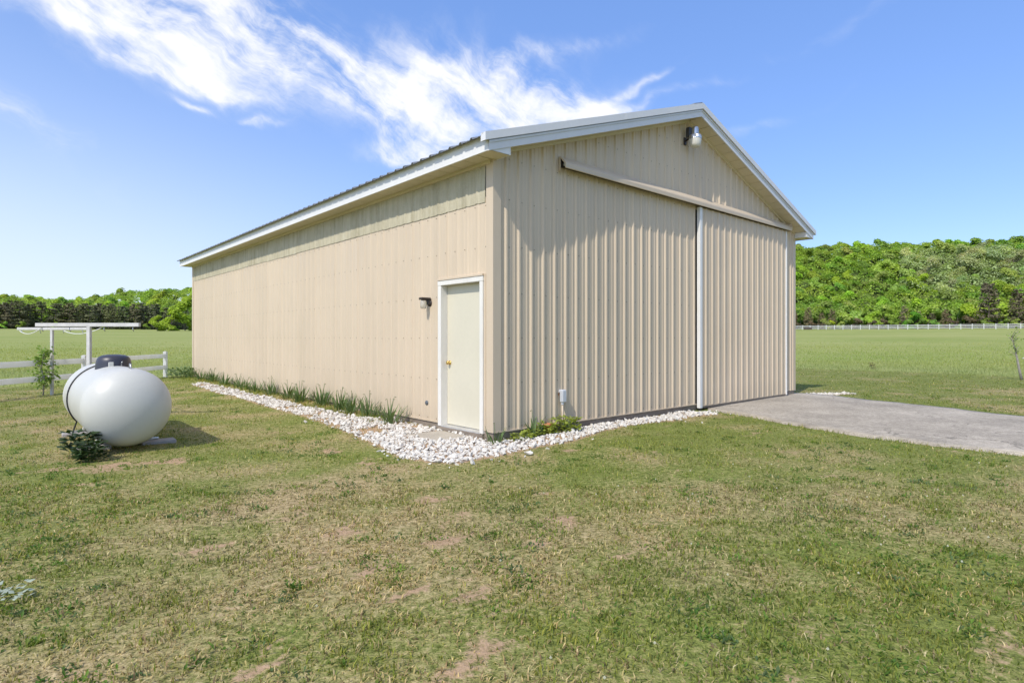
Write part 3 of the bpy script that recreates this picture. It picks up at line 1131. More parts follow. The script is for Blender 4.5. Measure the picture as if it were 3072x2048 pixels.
MB().box(SD0 + .085, SD1 - .025, DVF - .010, DVF + .001, 0.106, 0.121).build('bottom_channel', MAT['trim'], sd)
MB().box(SD0 + .01, SD0 + .075, DVF - .02, -0.04, 0.03, 0.074).build('guide_block', MAT['rubber'], sd)

# track hood over the door
TK0, TK1 = 1.24, 8.93
tk = empty('door_track', (0, 0, 0), 0, barn)
prof = [(-0.024, 4.085), (-0.07, 4.075), (-0.155, 3.99), (-0.165, 3.965), (-0.165, 3.905), (-0.148, 3.90), (-0.148, 3.96), (-0.062, 4.055), (-0.024, 4.065)]
for a, b in ((TK0, 5.02), (5.021, TK1)):
    MB().prism([(a, y, z) for y, z in prof], [(b, y, z) for y, z in prof]).build('track_hood', MAT['trim'], tk)
MB().box(TK0 + .004, TK1 - .01, -0.045, -0.025, 3.935, 4.06).build('track_board', MAT['brown'], tk)  # near-black colour stands in for the shade inside the hood
MB().tube([(TK0 + .03, -0.098, 3.975), (TK1 - .04, -0.098, 3.975)], 0.030, 10).build('track_rail', MAT['steel'], tk)
MB().box(TK0 - .006, TK0 + .003, -0.060, -0.023, 3.875, 4.085).build('end_plate', MAT['trim'], tk)
MB().box(TK1, TK1 + .008, -0.166, -0.023, 3.90, 4.08).build('end_plate', MAT['trim'], tk)

# walk-in door
dr = empty('door', (0, 0, 0), 0, barn)
DU = 0.084
MB().bbox(DU, DU + .045, 0.262, 1.180, 0.128, 2.190, .003).build('door_leaf', MAT['door'], dr)
mb = MB().lathe([(0.0, -.062), (.018, -.062), (.028, -.05), (.028, -.038), (.014, -.028), (.012, -.012), (.032, -.008), (.032, 0.0)], (DU - .001, 1.110, 1.045), 'X', 20)
mb.build('door_knob', MAT['brass'], dr)
fr = empty('door_frame', (0, 0, 0), 0, barn)
MB().bbox(-0.034, DU + .05, 1.182, 1.262, 0.105, 2.190, .003).build('jamb', MAT['casing'], fr)
MB().bbox(-0.034, DU + .05, 0.188, 0.260, 0.105, 2.190, .003).build('jamb', MAT['casing'], fr)
MB().bbox(-0.036, DU + .05, 0.184, 1.266, 2.192, 2.262, .003).build('head_casing', MAT['casing'], fr)
MB().box(-0.045, 0.0, 0.178, 1.272, 2.264, 2.290).build('drip_cap', MAT['trim'], fr)
MB().box(-0.012, 0.0, 0.150, 0.186, 0.15, 2.285).build('door_j_trim', MAT['trim'], fr)
MB().box(-0.012, 0.0, 1.264, 1.292, 0.15, 2.285).build('door_j_trim', MAT['trim'], fr)
MB().add([(-0.03, .26, .100), (DU + .04, .26, .108), (DU + .04, 1.182, .108), (-0.03, 1.182, .100),
          (-0.028, .26, .112), (DU + .04, .26, .126), (DU + .04, 1.182, .126), (-0.028, 1.182, .112)],
         [(0, 3, 2, 1), (4, 5, 6, 7), (0, 1, 5, 4), (1, 2, 6, 5), (2, 3, 7, 6), (3, 0, 4, 7)]).build('threshold', MAT['sill'], fr)
MB().bbox(-0.036, 0.048, .20, 1.262, -0.02, .099, .004).build('sill_board', MAT['skirt'], fr)
# round blanking plug
MB().lathe([(0, -.016), (.030, -.016), (.036, -.008), (.036, 0.006)], (-0.003, 1.60, 0.413), 'X', 20).build('blanking_plug', plain('plug_grey', (.11, .125, .14), .5), barn)

# ---------------------------------------------------------------- fittings on the barn
def world_of(u, v_, z):
    x, y = loc2w(u, v_)
    return (x, y, z)


wl = empty('wall_lamp', world_of(0, 1.52, 1.86), TH)
tag(wl, 'small bronze wall lamp with a jar shade beside the walk-in door', 'wall lamp')
MB().lathe([(0, -.020), (.045, -.020), (.055, -.012), (.058, -.002)], (-0.002, 0, .085), 'X', 20).build('back_plate', MAT['brown'], wl)
MB().bbox(-0.175, -0.012, -.048, .048, .135, .168, .008).bbox(-0.05, -0.004, -.04, .04, .06, .14, .006).build('bracket', MAT['brown'], wl)
g = MB().lathe([(.030, .136), (.036, .125), (.046, .10), (.048, .05), (.046, .015), (.036, 0.0), (0, -.004)], (-0.118, 0, 0), 'Z', 24)
g.build('jar_shade', MAT['glass'], wl)
MB().lathe([(.034, .128), (.042, .128), (.042, .112), (.034, .112)], (-0.118, 0, .012), 'Z', 24).build('collar', MAT['brown'], wl)

yl = empty('yard_lamp', world_of(4.63, 0, 5.02), TH)
tag(yl, 'silver yard lamp with a milky lens under the gable peak', 'lamp')
MB().bbox(-.03, .03, -.035, -.004, -.02, .12, .006).tube([(0, -.03, .05), (-.01, -.10, .075), (-.02, -.16, .09)], .018, 8).build('arm', MAT['brown'], yl)
MB().bbox(-.045, .045, -.145, -.06, .10, .285, .01).build('ballast_box', plain('dark_grey_casting', (.07, .075, .09), .45, .4), yl)
CXL, CYL = -0.01, -0.235
MB().lathe([(0, .262), (.045, .262), (.058, .245), (.062, .205), (.064, .125)], (CXL, CYL, 0), 'Z', 24).build('photo_cell', MAT['steel'], yl)
mb = MB()
pr = [(.064, .125), (.085, .118), (.102, .10), (.112, .06), (.114, .035)]
vs, fs = [], []
for k in range(48):
    an = 2 * math.pi * k / 48
    for r_, h in pr:
        q = r_ * (1 + (.03 if k % 2 else -.03) * (1 if .05 < h < .12 else 0))
        vs.append((CXL + q * math.cos(an), CYL + q * math.sin(an), h))
for k in range(48):
    k2 = (k + 1) % 48
    fs += [(k * 5 + i, k2 * 5 + i, k2 * 5 + i + 1, k * 5 + i + 1) for i in range(4)]
mb.add(vs, fs)
mb.build('reflector_ring', MAT['steel'], yl)
MB().lathe([(.112, .034), (.108, -.01), (.098, -.06), (.084, -.095), (.07, -.105), (0, -.107)], (CXL, CYL, 0), 'Z', 28).build('lens', MAT['lens'], yl)

cb = empty('conduit_box', world_of(1.285, 0, 0.03), TH)
tag(cb, 'grey white conduit elbow box and pipe low on the gable wall', 'conduit box')
MB().bbox(-.042, .042, -.095, -.030, .430, .620, .012).build('elbow_body', MAT['pvc'], cb)
MB().bbox(-.036, .036, -.101, -.0955, .442, .608, .002).build('cover', MAT['pvc'], cb)
MB().lathe([(.026, -.03), (.026, .03)], (-.005, -.03, .59), 'Y', 14).build('hub', MAT['pvc'], cb)
MB().tube([(-.008, -.062, .432), (-.008, -.062, .19), (-.008, -.058, -.12)], .0125, 12).build('pipe', MAT['trim'], cb)
MB().lathe([(.022, .40), (.023, .432)], (-.008, -.062, 0), 'Z', 14).build('socket', MAT['pvc'], cb)
MB().box(-.056, -.038, -.0275, -.0225, .53, .575).build('rust_stain_clip', MAT['rust'], cb)

slab = MB()
slab.bbox(-0.60, -0.052, 0.46, 1.15, -0.03, 0.035, .008)
so = slab.build('step_slab', MAT['concrete'])
so.location = (CX, CY, 0.012)
so.rotation_euler = (0, 0, TH)
tag(so, 'tan concrete step slab in front of the walk-in door', 'slab')

# ---------------------------------------------------------------- white stone border
def stone_shape(seed):
    r = random.Random(seed)
    bm = bmesh.new()
    for k in range(15):
        v = Vector((r.gauss(0, 1), r.gauss(0, 1), r.gauss(0, 1))).normalized()
        m = max(abs(v.x), abs(v.y), abs(v.z)) ** 0.45
        v = v / m * r.uniform(.86, 1.05)
        bm.verts.new((v.x * 1.0, v.y * r.uniform(.72, .8), v.z * .58))
    res = bmesh.ops.convex_hull(bm, input=bm.verts[:])
    junk = list({e for e in res['geom_interior'] if isinstance(e, bmesh.types.BMVert)} | {e for e in res['geom_unused'] if isinstance(e, bmesh.types.BMVert)})
    if junk:
        bmesh.ops.delete(bm, geom=junk, context='VERTS')
    bmesh.ops.triangulate(bm, faces=bm.faces[:])
    bm.verts.index_update()
    V_ = np.array([v.co[:] for v in bm.verts])
    F_ = np.array([[v.index for v in f.verts] for f in bm.faces])
    bm.free()
    return V_, F_


SHAPES = [stone_shape(100 + i) for i in range(9)]
SMESH = [np_mesh('stone', a * 1.0, b, MAT['stone']) for a, b in SHAPES]


def rotm(a, b, c):
    return np.array(Matrix.Rotation(c, 3, 'Z') @ Matrix.Rotation(b, 3, 'Y') @ Matrix.Rotation(a, 3, 'X'))


pts = []
for poly in (BED, BED2):
    P = np.array(poly)
    lo, hi = P.min(0), P.max(0)
    step = 0.043
    xx, yy = np.meshgrid(np.arange(lo[0], hi[0], step), np.arange(lo[1], hi[1], step))
    xx = (xx + rng.uniform(-.5, .5, xx.shape) * step).ravel()
    yy = (yy + rng.uniform(-.5, .5, yy.shape) * step).ravel()
    sd_ = sdist(xx, yy, poly) + 0.16 * (fbm(xx / .25, yy / .25, 61, 3) - .5)
    u_, v_ = w2loc(xx, yy)
    keep = sd_ < -0.0
    # the strip thins out and lets grass through further along the wall
    sparse = np.where((v_ > 1.6) & (u_ < 0), 0.55 + 0.25 * sstep(8, 12.5, v_), 0.0)
    keep &= (fbm(xx / .35, yy / .35, 66, 3) > 0.10 + sparse * .46) | (rng.random(xx.shape) < .10)
    keep &= ~inpoly(xx, yy, SLAB)
    pts.append(np.stack([xx[keep], yy[keep]], 1))
# strays at the edge
xx = rng.uniform(-3.5, 4.5, 2600)
yy = rng.uniform(5.5, 13, 2600)
d = np.minimum(sdist(xx, yy, BED), sdist(xx, yy, BED2))
k = (d > 0) & (rng.random(2600) < np.exp(-d / .10)) & ~inpoly(xx, yy, FOOT) & ~inpoly(xx, yy, SLAB)
pts.append(np.stack([xx[k], yy[k]], 1))
pts = np.concatenate(pts)
pz = ground_z(pts[:, 0], pts[:, 1])
size = np.clip(rng.lognormal(math.log(0.0235), 0.36, len(pts)), .010, .050)
order = np.argsort(-(size / np.hypot(pts[:, 0], pts[:, 1])))
bed = empty('stone_border', world_of(-0.6, -0.4, 0))
tag(bed, 'border of loose white marble stones round the barn corner', 'stones')
bl = np.array(bed.location)
allv, allf, nb = [], [], 0
for rank, i in enumerate(order):
    rot = rotm(rng.normal(0, .5), rng.normal(0, .5), rng.uniform(0, 6.28))
    s = size[i]
    sc_ = np.array([s * rng.uniform(.9, 1.25), s * rng.uniform(.8, 1.1), s * rng.uniform(.8, 1.15)])
    zc = pz[i] + s * rng.uniform(.05, .65)
    if rank < 300:
        o = bpy.data.objects.new('stone', SMESH[i % 9])
        o.matrix_local = Matrix.Translation(Vector((pts[i, 0] - bl[0], pts[i, 1] - bl[1], zc - bl[2]))) @ Matrix(rot.tolist()).to_4x4() @ Matrix.Diagonal((*sc_, 1))
        link(o, bed)
    else:
        a, b = SHAPES[i % 9]
        allv.append((a * sc_) @ rot.T + np.array([pts[i, 0], pts[i, 1], zc]) - bl)
        allf.append(b + nb)
        nb += len(a)
o = link(bpy.data.objects.new('stone_fill', np_mesh('stone_fill', np.concatenate(allv), np.concatenate(allf), MAT['stone'])), bed)
o['kind'] = 'stuff'

# ---------------------------------------------------------------- gas tank
TKx, TKy = -5.60, 8.22
TANK_R, TANK_L = 0.485, 2.30
tank = empty('gas_tank', (TKx, TKy, gz(TKx, TKy)), TH + R(-90))   # local x runs along the barn's long wall towards the camera
tag(tank, 'white horizontal gas tank with a black lid on the lawn', 'gas tank')
ZC = 0.545
half = TANK_L / 2
prof = []
HD = 0.33
for k in range(0, 17):
    a = math.pi / 2 * (1 - k / 16)
    prof.append((max(1e-4, TANK_R * math.cos(a)), -half - HD * math.sin(a)))
for k in range(1, 24):
    prof.append((TANK_R, -half + TANK_L * k / 24))
for k in range(0, 17):
    a = math.pi / 2 * k / 16
    prof.append((max(1e-4, TANK_R * math.cos(a)), half + HD * math.sin(a)))
MB().lathe(prof, (0, 0, ZC), 'X', 64).build('shell', MAT['tank'], tank)
for sx_ in (-half, half):
    MB().lathe([(TANK_R - .002, sx_ - .012), (TANK_R + .0035, sx_ - .004), (TANK_R + .0035, sx_ + .004), (TANK_R - .002, sx_ + .012)], (0, 0, ZC), 'X', 64).build('weld_seam', MAT['tank'], tank)
# lid: a low hinged dome, its skirt cut to the curve of the shell
vs, fs = [], []
SEG = 40
LR = 0.215
rings = [(1.02, None), (1.0, .02), (.985, .06), (.955, .10), (.90, .135), (.80, .160), (.62, .178), (.35, .188), (.02, .191)]
for k in range(SEG):
    an = 2 * math.pi * k / SEG
    for q, h in rings:
        x, y = LR * q * math.cos(an), LR * q * math.sin(an)
        zs = math.sqrt(TANK_R ** 2 - y ** 2) - .006
        vs.append((x, y, ZC + (zs if h is None else max(TANK_R + h - .035, zs + .01))))
n = len(rings)
for k in range(SEG):
    k2 = (k + 1) % SEG
    fs += [(k * n + i, k2 * n + i, k2 * n + i + 1, k * n + i + 1) for i in range(n - 1)]
mb = MB()
mb.add(vs, fs, True)
mb.build('lid', MAT['lid'], tank)
MB().bbox(LR + .005, LR + .03, -.09, -.03, ZC + TANK_R - .02, ZC + TANK_R + .055, .006).build('lid_hinge', MAT['tank'], tank)
MB().tube([(LR + .02, .06, ZC + TANK_R - .01), (LR + .03, .06, ZC + TANK_R + .05), (LR + .05, .065, ZC + TANK_R + .055)], .008, 8).build('lid_latch', MAT['steel'], tank)
for sx_, yy_ in ((half - .02, .0), (-half + .02, 0)):
    MB().tube([(sx_ - .06, yy_ + .03, ZC + TANK_R - .01), (sx_ - .04, yy_ + .03, ZC + TANK_R + .055), (sx_ + .02, yy_ + .03, ZC + TANK_R + .055), (sx_ + .045, yy_ + .03, ZC + TANK_R - .02)], .010, 8).build('lifting_lug', MAT['steel'], tank)
# hose round the shell
P = []
for k in range(26):
    a = R(84 + k * 5.4)
    P.append((-0.42 - 0.02 * math.sin(k / 5), (TANK_R + .009) * -math.cos(a) * -1, ZC + (TANK_R + .009) * math.sin(a)))
P = [(p[0], -abs(p[1]) if i > 1 else p[1], p[2]) for i, p in enumerate(P)]
P.append((-0.40, P[-1][1] - .04, .10))
P.append((-0.38, P[-1][1] - .03, -.03))
MB().tube(P, .010, 8).build('hose', MAT['rubber'], tank)
for sx_ in (-0.72, 0.72):
    for sy_ in (-.24, .24):
        MB().prism([(sx_ - .04, sy_ - .05, .07), (sx_ + .04, sy_ - .05, .07), (sx_ + .04, sy_ + .05, .07), (sx_ - .04, sy_ + .05, .07)],
                   [(sx_ - .04, sy_ * .9 - .05, ZC - .36), (sx_ + .04, sy_ * .9 - .05, ZC - .36), (sx_ + .04, sy_ * .9 + .05, ZC - .36), (sx_ - .04, sy_ * .9 + .05, ZC - .36)]).build('leg', MAT['tank'], tank)
    MB().bbox(sx_ - .03, sx_ + .03, -.42, .42, .048, .069, .004).build('skid', MAT['steel'], tank)
for sx_ in (-0.72, 0.80):
    for sy_ in (-.33, .40):
        b = MB().bbox(-.1, .1, -.2, .2, -.06, .046, .012).build('concrete_block', MAT['block'])
        c_, s_ = math.cos(TH - R(90)), math.sin(TH - R(90))
        b.location = (TKx + sx_ * c_ - sy_ * s_, TKy + sx_ * s_ + sy_ * c_, gz(TKx, TKy))
        b.rotation_euler = (0, 0, TH - R(90) + random.uniform(-.1, .1))
        tag(b, 'grey concrete block under the %s %s of the gas tank' % ('near' if sx_ > 0 else 'far', 'right foot' if sy_ > 0 else 'left foot'), 'block', 'blocks under the gas tank')

# ---------------------------------------------------------------- clothes line
def clothes_post(x, y, rz, label, shift=0.0):
    z0 = gz(x, y)
    t = empty('clothesline_post', (x, y, z0), rz)
    tag(t, label, 'clothesline post', 'clothesline posts')
    H_ = 1.60 - z0
    MB().bbox(-.030, .030, -.028, .028, -.3, H_, .004).build('post', MAT['old_paint'], t)
    MB().bbox(-.90 + shift, .90 + shift, -.02, .02 + .02, H_ + .002, H_ + .064, .004).build('crossbeam', MAT['old_paint'], t)
    for hx in (-.80, -.32, .28, .78):
        MB().tube([(hx + shift, 0.01, H_ + .0), (hx + shift, .01, H_ - .05), (hx + shift + .012, .02, H_ - .075), (hx + shift, .03, H_ - .06)], .007, 6).build('hook', MAT['steel'], t)
    return t, H_ + z0


NPX, NPY, FPX, FPY = -7.16, 9.90, -11.25, 14.30
clothes_post(NPX, NPY, R(-2), 'near weathered white clothesline post behind the gas tank', -0.03)
clothes_post(FPX, FPY, R(-4), 'far weathered white clothesline post beside the sapling')
for i, (h1, h2, lab) in enumerate(((-.82, -.78, 'left'), (.20, .30, 'right'))):
    a = Vector((NPX + h1, NPY + .02, 1.585))
    b = Vector((FPX + h2, FPY - .02, 1.585))
    P = []
    for k in range(25):
        q = k / 24
        p = a.lerp(b, q)
        p.z -= 0.36 * q * (1 - q)
        P.append(p - a)
    o = MB().tube(P, .007, 6).build('clothesline', MAT['rope'])
    o.location = a
    tag(o, '%s slack white clothesline rope between the two posts' % lab, 'clothesline', 'clotheslines')

# ---------------------------------------------------------------- near vinyl fence
fn = empty('rail_fence', (-11.75, 19.9, 0))
tag(fn, 'white vinyl two-rail fence with square posts left of the barn', 'fence')
FP = [(-11.80, 19.9), (-11.45, 15.65), (-11.55, 11.3), (-11.75, 7.0)]
for (x, y) in FP:
    z0 = gz(x, y)
    lx, ly = x + 11.75, y - 19.9
    p = MB().bbox(lx - .050, lx + .050, ly - .050, ly + .050, -.2, .915, .004).build('post', MAT['vinyl'], fn)
    mb = MB().bbox(lx - .056, lx + .056, ly - .056, ly + .056, .9155, .928, .003)
    mb.prism([(lx - .053, ly - .053, .9285), (lx + .053, ly - .053, .9285), (lx + .053, ly + .053, .9285), (lx - .053, ly + .053, .9285)],
             [(lx - .02, ly - .02, .948), (lx + .02, ly - .02, .948), (lx + .02, ly + .02, .948), (lx - .02, ly + .02, .948)])
    mb.build('post_cap', MAT['vinyl'], p)
for (x0, y0), (x1, y1) in zip(FP[:-1], FP[1:]):
    d = Vector((x1 - x0, y1 - y0, 0)).normalized()
    nrm = Vector((-d.y, d.x, 0))
    A = Vector((x0 + 11.75, y0 - 19.9, 0)) + d * .051
    B = Vector((x1 + 11.75, y1 - 19.9, 0)) - d * .051
    for za, zb in ((.728, .864), (.347, .478)):
        q = [(nrm * .02, za), (nrm * -.02, za), (nrm * -.02, zb), (nrm * .02, zb)]
        MB().prism([A + o_ + Vector((0, 0, z)) for o_, z in q], [B + o_ + Vector((0, 0, z)) for o_, z in q]).build('rail', MAT['vinyl'], fn)

# ---------------------------------------------------------------- far paddock fence
K_F = 205.0
ff = empty('paddock_fence', (0.483498 * K_F, K_F, 0))
tag(ff, 'long white three-rail paddock fence at the foot of the wooded hill', 'fence')
pm, rm = None, None
prev = None
for n_ in range(-3, 30):
    x = (0.48349805 + 0.00807736 * n_) * K_F
    y = (1 - 0.0100355 * n_) * K_F
    z = gz(x, y)
    lx, ly = x - ff.location.x, y - ff.location.y
    if pm is None:
        pm = MB().box(-.085, .085, -.085, .085, -.2, 1.46).prism([(-.1, -.1, 1.462), (.1, -.1, 1.462), (.1, .1, 1.462), (-.1, .1, 1.462)],
                                                                 [(-.02, -.02, 1.53), (.02, -.02, 1.53), (.02, .02, 1.53), (-.02, .02, 1.53)]).mesh('post', MAT['vinyl'])
    o = bpy.data.objects.new('post', pm)
    o.location = (lx, ly, z)
    link(o, ff)
    if prev is not None:
        (ax, ay, az) = prev
        d = Vector((lx - ax, ly - ay, 0)).normalized()
        nr = Vector((-d.y, d.x, 0)) * .03
        for hz_ in (.30, .74, 1.18):
            A = Vector((ax, ay, az)) + d * .09
            B = Vector((lx, ly, z)) - d * .09
            q = [(nr, hz_), (-nr, hz_), (-nr, hz_ + .16), (nr, hz_ + .16)]
            MB().prism([A + o_ + Vector((0, 0, h)) for o_, h in q], [B + o_ + Vector((0, 0, h)) for o_, h in q]).build('rail', MAT['vinyl'], ff)
    prev = (lx, ly, z)
tx, ty = 0.5045 * 199, 199
tr_ = MB().prism([(-1.1, -.3, 0), (1.1, -.3, 0), (1.1, .3, 0), (-1.1, .3, 0)], [(-1.3, -.45, .8), (1.3, -.45, .8), (1.3, .45, .8), (-1.3, .45, .8)])
tr_ = tr_.build('feed_trough', plain('dark_trough', (.09, .075, .06), .8))
tr_.location = (tx, ty - .6, gz(tx, ty))
tag(tr_, 'small dark trough against the far paddock fence', 'trough')

# ---------------------------------------------------------------- trees
def cards(centres, normals, sizes, seed, asp=0.75):
    """leaf clumps: bent diamonds facing about the given way"""
    r = np.random.default_rng(seed)
    n = len(centres)
    nrm = normals / (np.linalg.norm(normals, axis=1, keepdims=True) + 1e-9)
    a = np.cross(nrm, r.normal(size=(n, 3)))
    a /= np.linalg.norm(a, axis=1, keepdims=True) + 1e-9
    b = np.cross(nrm, a)
    s = sizes[:, None]
    k1, k2, k3, k4 = (r.uniform(.6, 1.15, (n, 1)) for _ in range(4))
    v = np.stack([centres + a * s * k1 - nrm * s * .18, centres + b * s * asp * k2, centres - a * s * k3 - nrm * s * .18, centres - b * s * asp * k4], 1).reshape(-1, 3)
    i = np.arange(n) * 4
    f = np.concatenate([np.stack([i, i + 1, i + 3], 1), np.stack([i + 1, i + 2, i + 3], 1)])
    return v, f, np.repeat(nrm, 4, 0)


def leafy_crown(seed, rad, hgt, base, lobes, per, size, squash=.8):
    r = np.random.default_rng(seed)
    C_, N_, S_, T_ = [], [], [], []
    for k in range(lobes):
        t = k / max(1, lobes - 1)
        zc = base + (hgt - base) * (0.16 + 0.74 * ((k * 0.618) % 1.0))
        rel = (zc - base) / (hgt - base)
        rr_ = rad * math.sqrt(max(.1, 1 - (1.75 * (rel - .42)) ** 2)) * r.uniform(.45, .82)
        an = k * 2.399 + r.uniform(-.4, .4)
        c = np.array([rr_ * math.cos(an), rr_ * math.sin(an), zc])
        lr = rad * r.uniform(.24, .42)
        d = r.normal(size=(per, 3))
        d /= np.linalg.norm(d, axis=1, keepdims=True)
        d[:, 2] = np.where(d[:, 2] < -.35, -d[:, 2], d[:, 2])
        rad_ = lr * r.uniform(.55, 1.08, (per, 1)) ** .6
        p = c + d * rad_ * np.array([1, 1, squash])
        C_.append(p)
        N_.append(d + r.normal(scale=.55, size=(per, 3)) + np.array([0, 0, .8]))
        out = p - np.array([0, 0, base + (hgt - base) * .4])
        out /= np.linalg.norm(out, axis=1, keepdims=True) + 1e-6
        T_.append(d * .75 + out * .5 + np.array([0, 0, .3]) + r.normal(scale=.22, size=(per, 3)))
        S_.append(size * r.uniform(.55, 1.35, per))
    v, f, _ = cards(np.concatenate(C_), np.concatenate(N_), np.concatenate(S_), seed + 1)
    T = np.concatenate(T_)
    T /= np.linalg.norm(T, axis=1, keepdims=True)
    return v, f, np.repeat(T, 4, 0)


def pine_crown(seed, rad, hgt, base, n, size, cone=0.6):
    r = np.random.default_rng(seed)
    C_, N_, S_ = [], [], []
    whorls = int((hgt - base) / .75)
    per = n // whorls
    for w in range(whorls):
        t = (w + r.uniform(-.2, .2)) / whorls
        t = min(max(t, 0), .999)
        z = base + (hgt - base) * t
        R_ = rad * (1 - t) ** cone * (0.75 + .25 * math.sin(min(1, t * 5) * math.pi / 2)) * r.uniform(.8, 1.1) + .15
        br = r.uniform(0, 6.28, 7)
        an = br[r.integers(0, 7, per)] + r.normal(scale=.16, size=per)
        q = r.uniform(.12, 1.0, per) ** .7
        x, y = R_ * q * np.cos(an), R_ * q * np.sin(an)
        zz = z + .5 * q - .25 + r.normal(scale=.14, size=per)
        C_.append(np.stack([x, y, zz], 1))
        N_.append(np.stack([np.cos(an) * .7, np.sin(an) * .7, np.full(per, .8)], 1) + r.normal(scale=.6, size=(per, 3)))
        S_.append(size * r.uniform(.6, 1.3, per))
    return cards(np.concatenate(C_), np.concatenate(N_), np.concatenate(S_), seed + 1, .55)


def trunk_mesh(seed, hgt, rad, limbs, spread):
    r = random.Random(seed)
    mb = MB()
    P = [(0, 0, -.6)]
    x = y = 0
    for k in range(1, 6):
        x += r.uniform(-.12, .12)
        y += r.uniform(-.12, .12)
        P.append((x, y, hgt * k / 5))
    mb.tube(P, [rad * (1 - .14 * k) for k in range(6)], 7)
    for k in range(limbs):
        z = hgt * r.uniform(.35, .9)
        an = k * 2.4 + r.uniform(-.4, .4)
        L = spread * r.uniform(.5, .9)
        c, s = math.cos(an), math.sin(an)
        mb.tube([(0, 0, z), (c * L * .5, s * L * .5, z + L * .35), (c * L, s * L, z + L * .75)], [rad * .4, rad * .25, rad * .08], 5)
    return mb.mesh('trunk', MAT['bark'])


def crown_mesh(v, f, n, mat):
    return np_mesh('crown', v, f, mat, normals=n)


LEAFY = []
for i in range(7):
    rad = [4.9, 5.6, 4.4, 5.2, 6.0, 4.7, 5.3][i]
    hg = [12.0, 12.6, 11.0, 13.4, 12.2, 11.6, 12.8][i]
    LEAFY.append((trunk_mesh(i, hg * .55, .24, 4, 3), crown_mesh(*leafy_crown(200 + i, rad, hg, -1.2, 52, 62, .50), MAT['crown']), hg))
SPARSE = []
for i in range(3):
    hg = [12.5, 13, 11.5][i]
    SPARSE.append((trunk_mesh(20 + i, hg * .7, .20, 9, 4), crown_mesh(*leafy_crown(260 + i, 4.9, hg, .8, 44, 60, .32, 1.0), MAT['crown']), hg))
PINES = []
for i in range(4):
    hg = [13.0, 12.2, 13.8, 12.6][i]
    PINES.append((trunk_mesh(30 + i, hg * .9, .22, 5, 2), crown_mesh(*pine_crown(300 + i, 3.5, hg, .6, 1700, .42, .38), MAT['needle']), hg))
SHRUB = []
for i in range(3):
    SHRUB.append((trunk_mesh(40 + i, 1.6, .08, 5, 1.4), crown_mesh(*leafy_crown(330 + i, 2.0, 3.8, .1, 12, 70, .30, .9), MAT['crown']), 3.8))


def place_tree(name, kit, x, y, scale, color, label, group, zs=1.0, sink=.15):
    tm, cm_, hg = kit
    if name == 'leafy_tree':
        sink = 1.3 * scale
    t = empty(name, (x, y, gz(x, y) - sink), random.uniform(0, 6.28))
    t.scale = (scale, scale, scale * zs)
    tag(t, label, 'tree' if 'shrub' not in name else 'shrub', group)
    o = link(bpy.data.objects.new('trunk', tm), t)
    o = link(bpy.data.objects.new('crown', cm_), t)
    o.color = (*color, 1)
    return t


def jit(c, a=.18):
    k = 1 + random.uniform(-a, a)
    return tuple(max(.004, x * k * (1 + random.uniform(-a, a) * .5)) for x in c)


def polar(r, az):
    return r * math.sin(R(az)), r * math.cos(R(az))


G_BRIGHT = (0.420, 0.580, 0.075)
G_MID = (0.350, 0.510, 0.085)
G_DEEP = (0.270, 0.430, 0.085)
G_OLIVE = (0.400, 0.500, 0.135)
G_LIME = (0.48, 0.56, 0.050)
G_GREY = (0.50, 0.58, 0.31)
PINE_D = (0.135, 0.145, 0.075)
PINE_B = (0.21, 0.175, 0.105)

ORD = ['first', 'second', 'third', 'fourth', 'fifth', 'sixth', 'seventh', 'eighth', 'ninth', 'tenth', 'eleventh', 'twelfth', 'thirteenth', 'fourteenth',
       'fifteenth', 'sixteenth', 'seventeenth', 'eighteenth', 'nineteenth', 'twentieth', 'twenty-first', 'twenty-second', 'twenty-third', 'twenty-fourth',
       'twenty-fifth', 'twenty-sixth', 'twenty-seventh', 'twenty-eighth', 'twenty-ninth', 'thirtieth']
COUNT = {}


def nth(key):
    COUNT[key] = COUNT.get(key, -1) + 1
    return ORD[min(COUNT[key], len(ORD) - 1)]


LAB = {'bright': 'bright green leafy tree on the wooded hill right of the barn',
       'mid': 'mid green leafy tree on the wooded hill right of the barn',
       'deep': 'deep green leafy tree on the wooded hill right of the barn',
       'olive': 'olive green leafy tree on the wooded hill right of the barn',
       'grey': 'pale grey green thinly leaved tree on the wooded hillside'}
COLS = {'bright': G_BRIGHT, 'mid': G_MID, 'deep': G_DEEP, 'olive': G_OLIVE, 'grey': G_GREY}
# right hill
r_ = 252.0
while r_ < 372:
    stp = 8.2 if r_ < 300 else 9.0 if r_ < 340 else 8.0
    dth = math.degrees(stp / r_)
    az = 23.8 + random.uniform(0, dth)
    while az < 45.5:
        a2, r2 = az + random.uniform(-.35, .35) * dth, r_ + random.uniform(-3, 3)
        x, y = polar(r2, a2)
        h01 = (r2 - 250) / 120
        grey = 34.2 < a2 < 45 and 0.30 + .1 * math.sin(a2) < h01 < 0.68 and random.random() < .85
        if grey:
            kd, kit, sc = 'grey', random.choice(SPARSE), random.uniform(.8, 1.1)
        else:
            kd = random.choices(['bright', 'mid', 'deep', 'olive'], [34, 34, 15 + 25 * (h01 > .75), 22 - 10 * (h01 > .75)])[0]
            kit, sc = random.choice(LEAFY), random.uniform(.66, .92)
        place_tree('leafy_tree', kit, x, y, sc, jit(COLS[kd]), LAB[kd], {'grey': 'pale thin trees on the right hill'}.get(kd, kd + ' green trees on the right hill'))
        az += dth
    r_ += 8.6 if r_ < 300 else 9.6 if r_ < 340 else 8.5
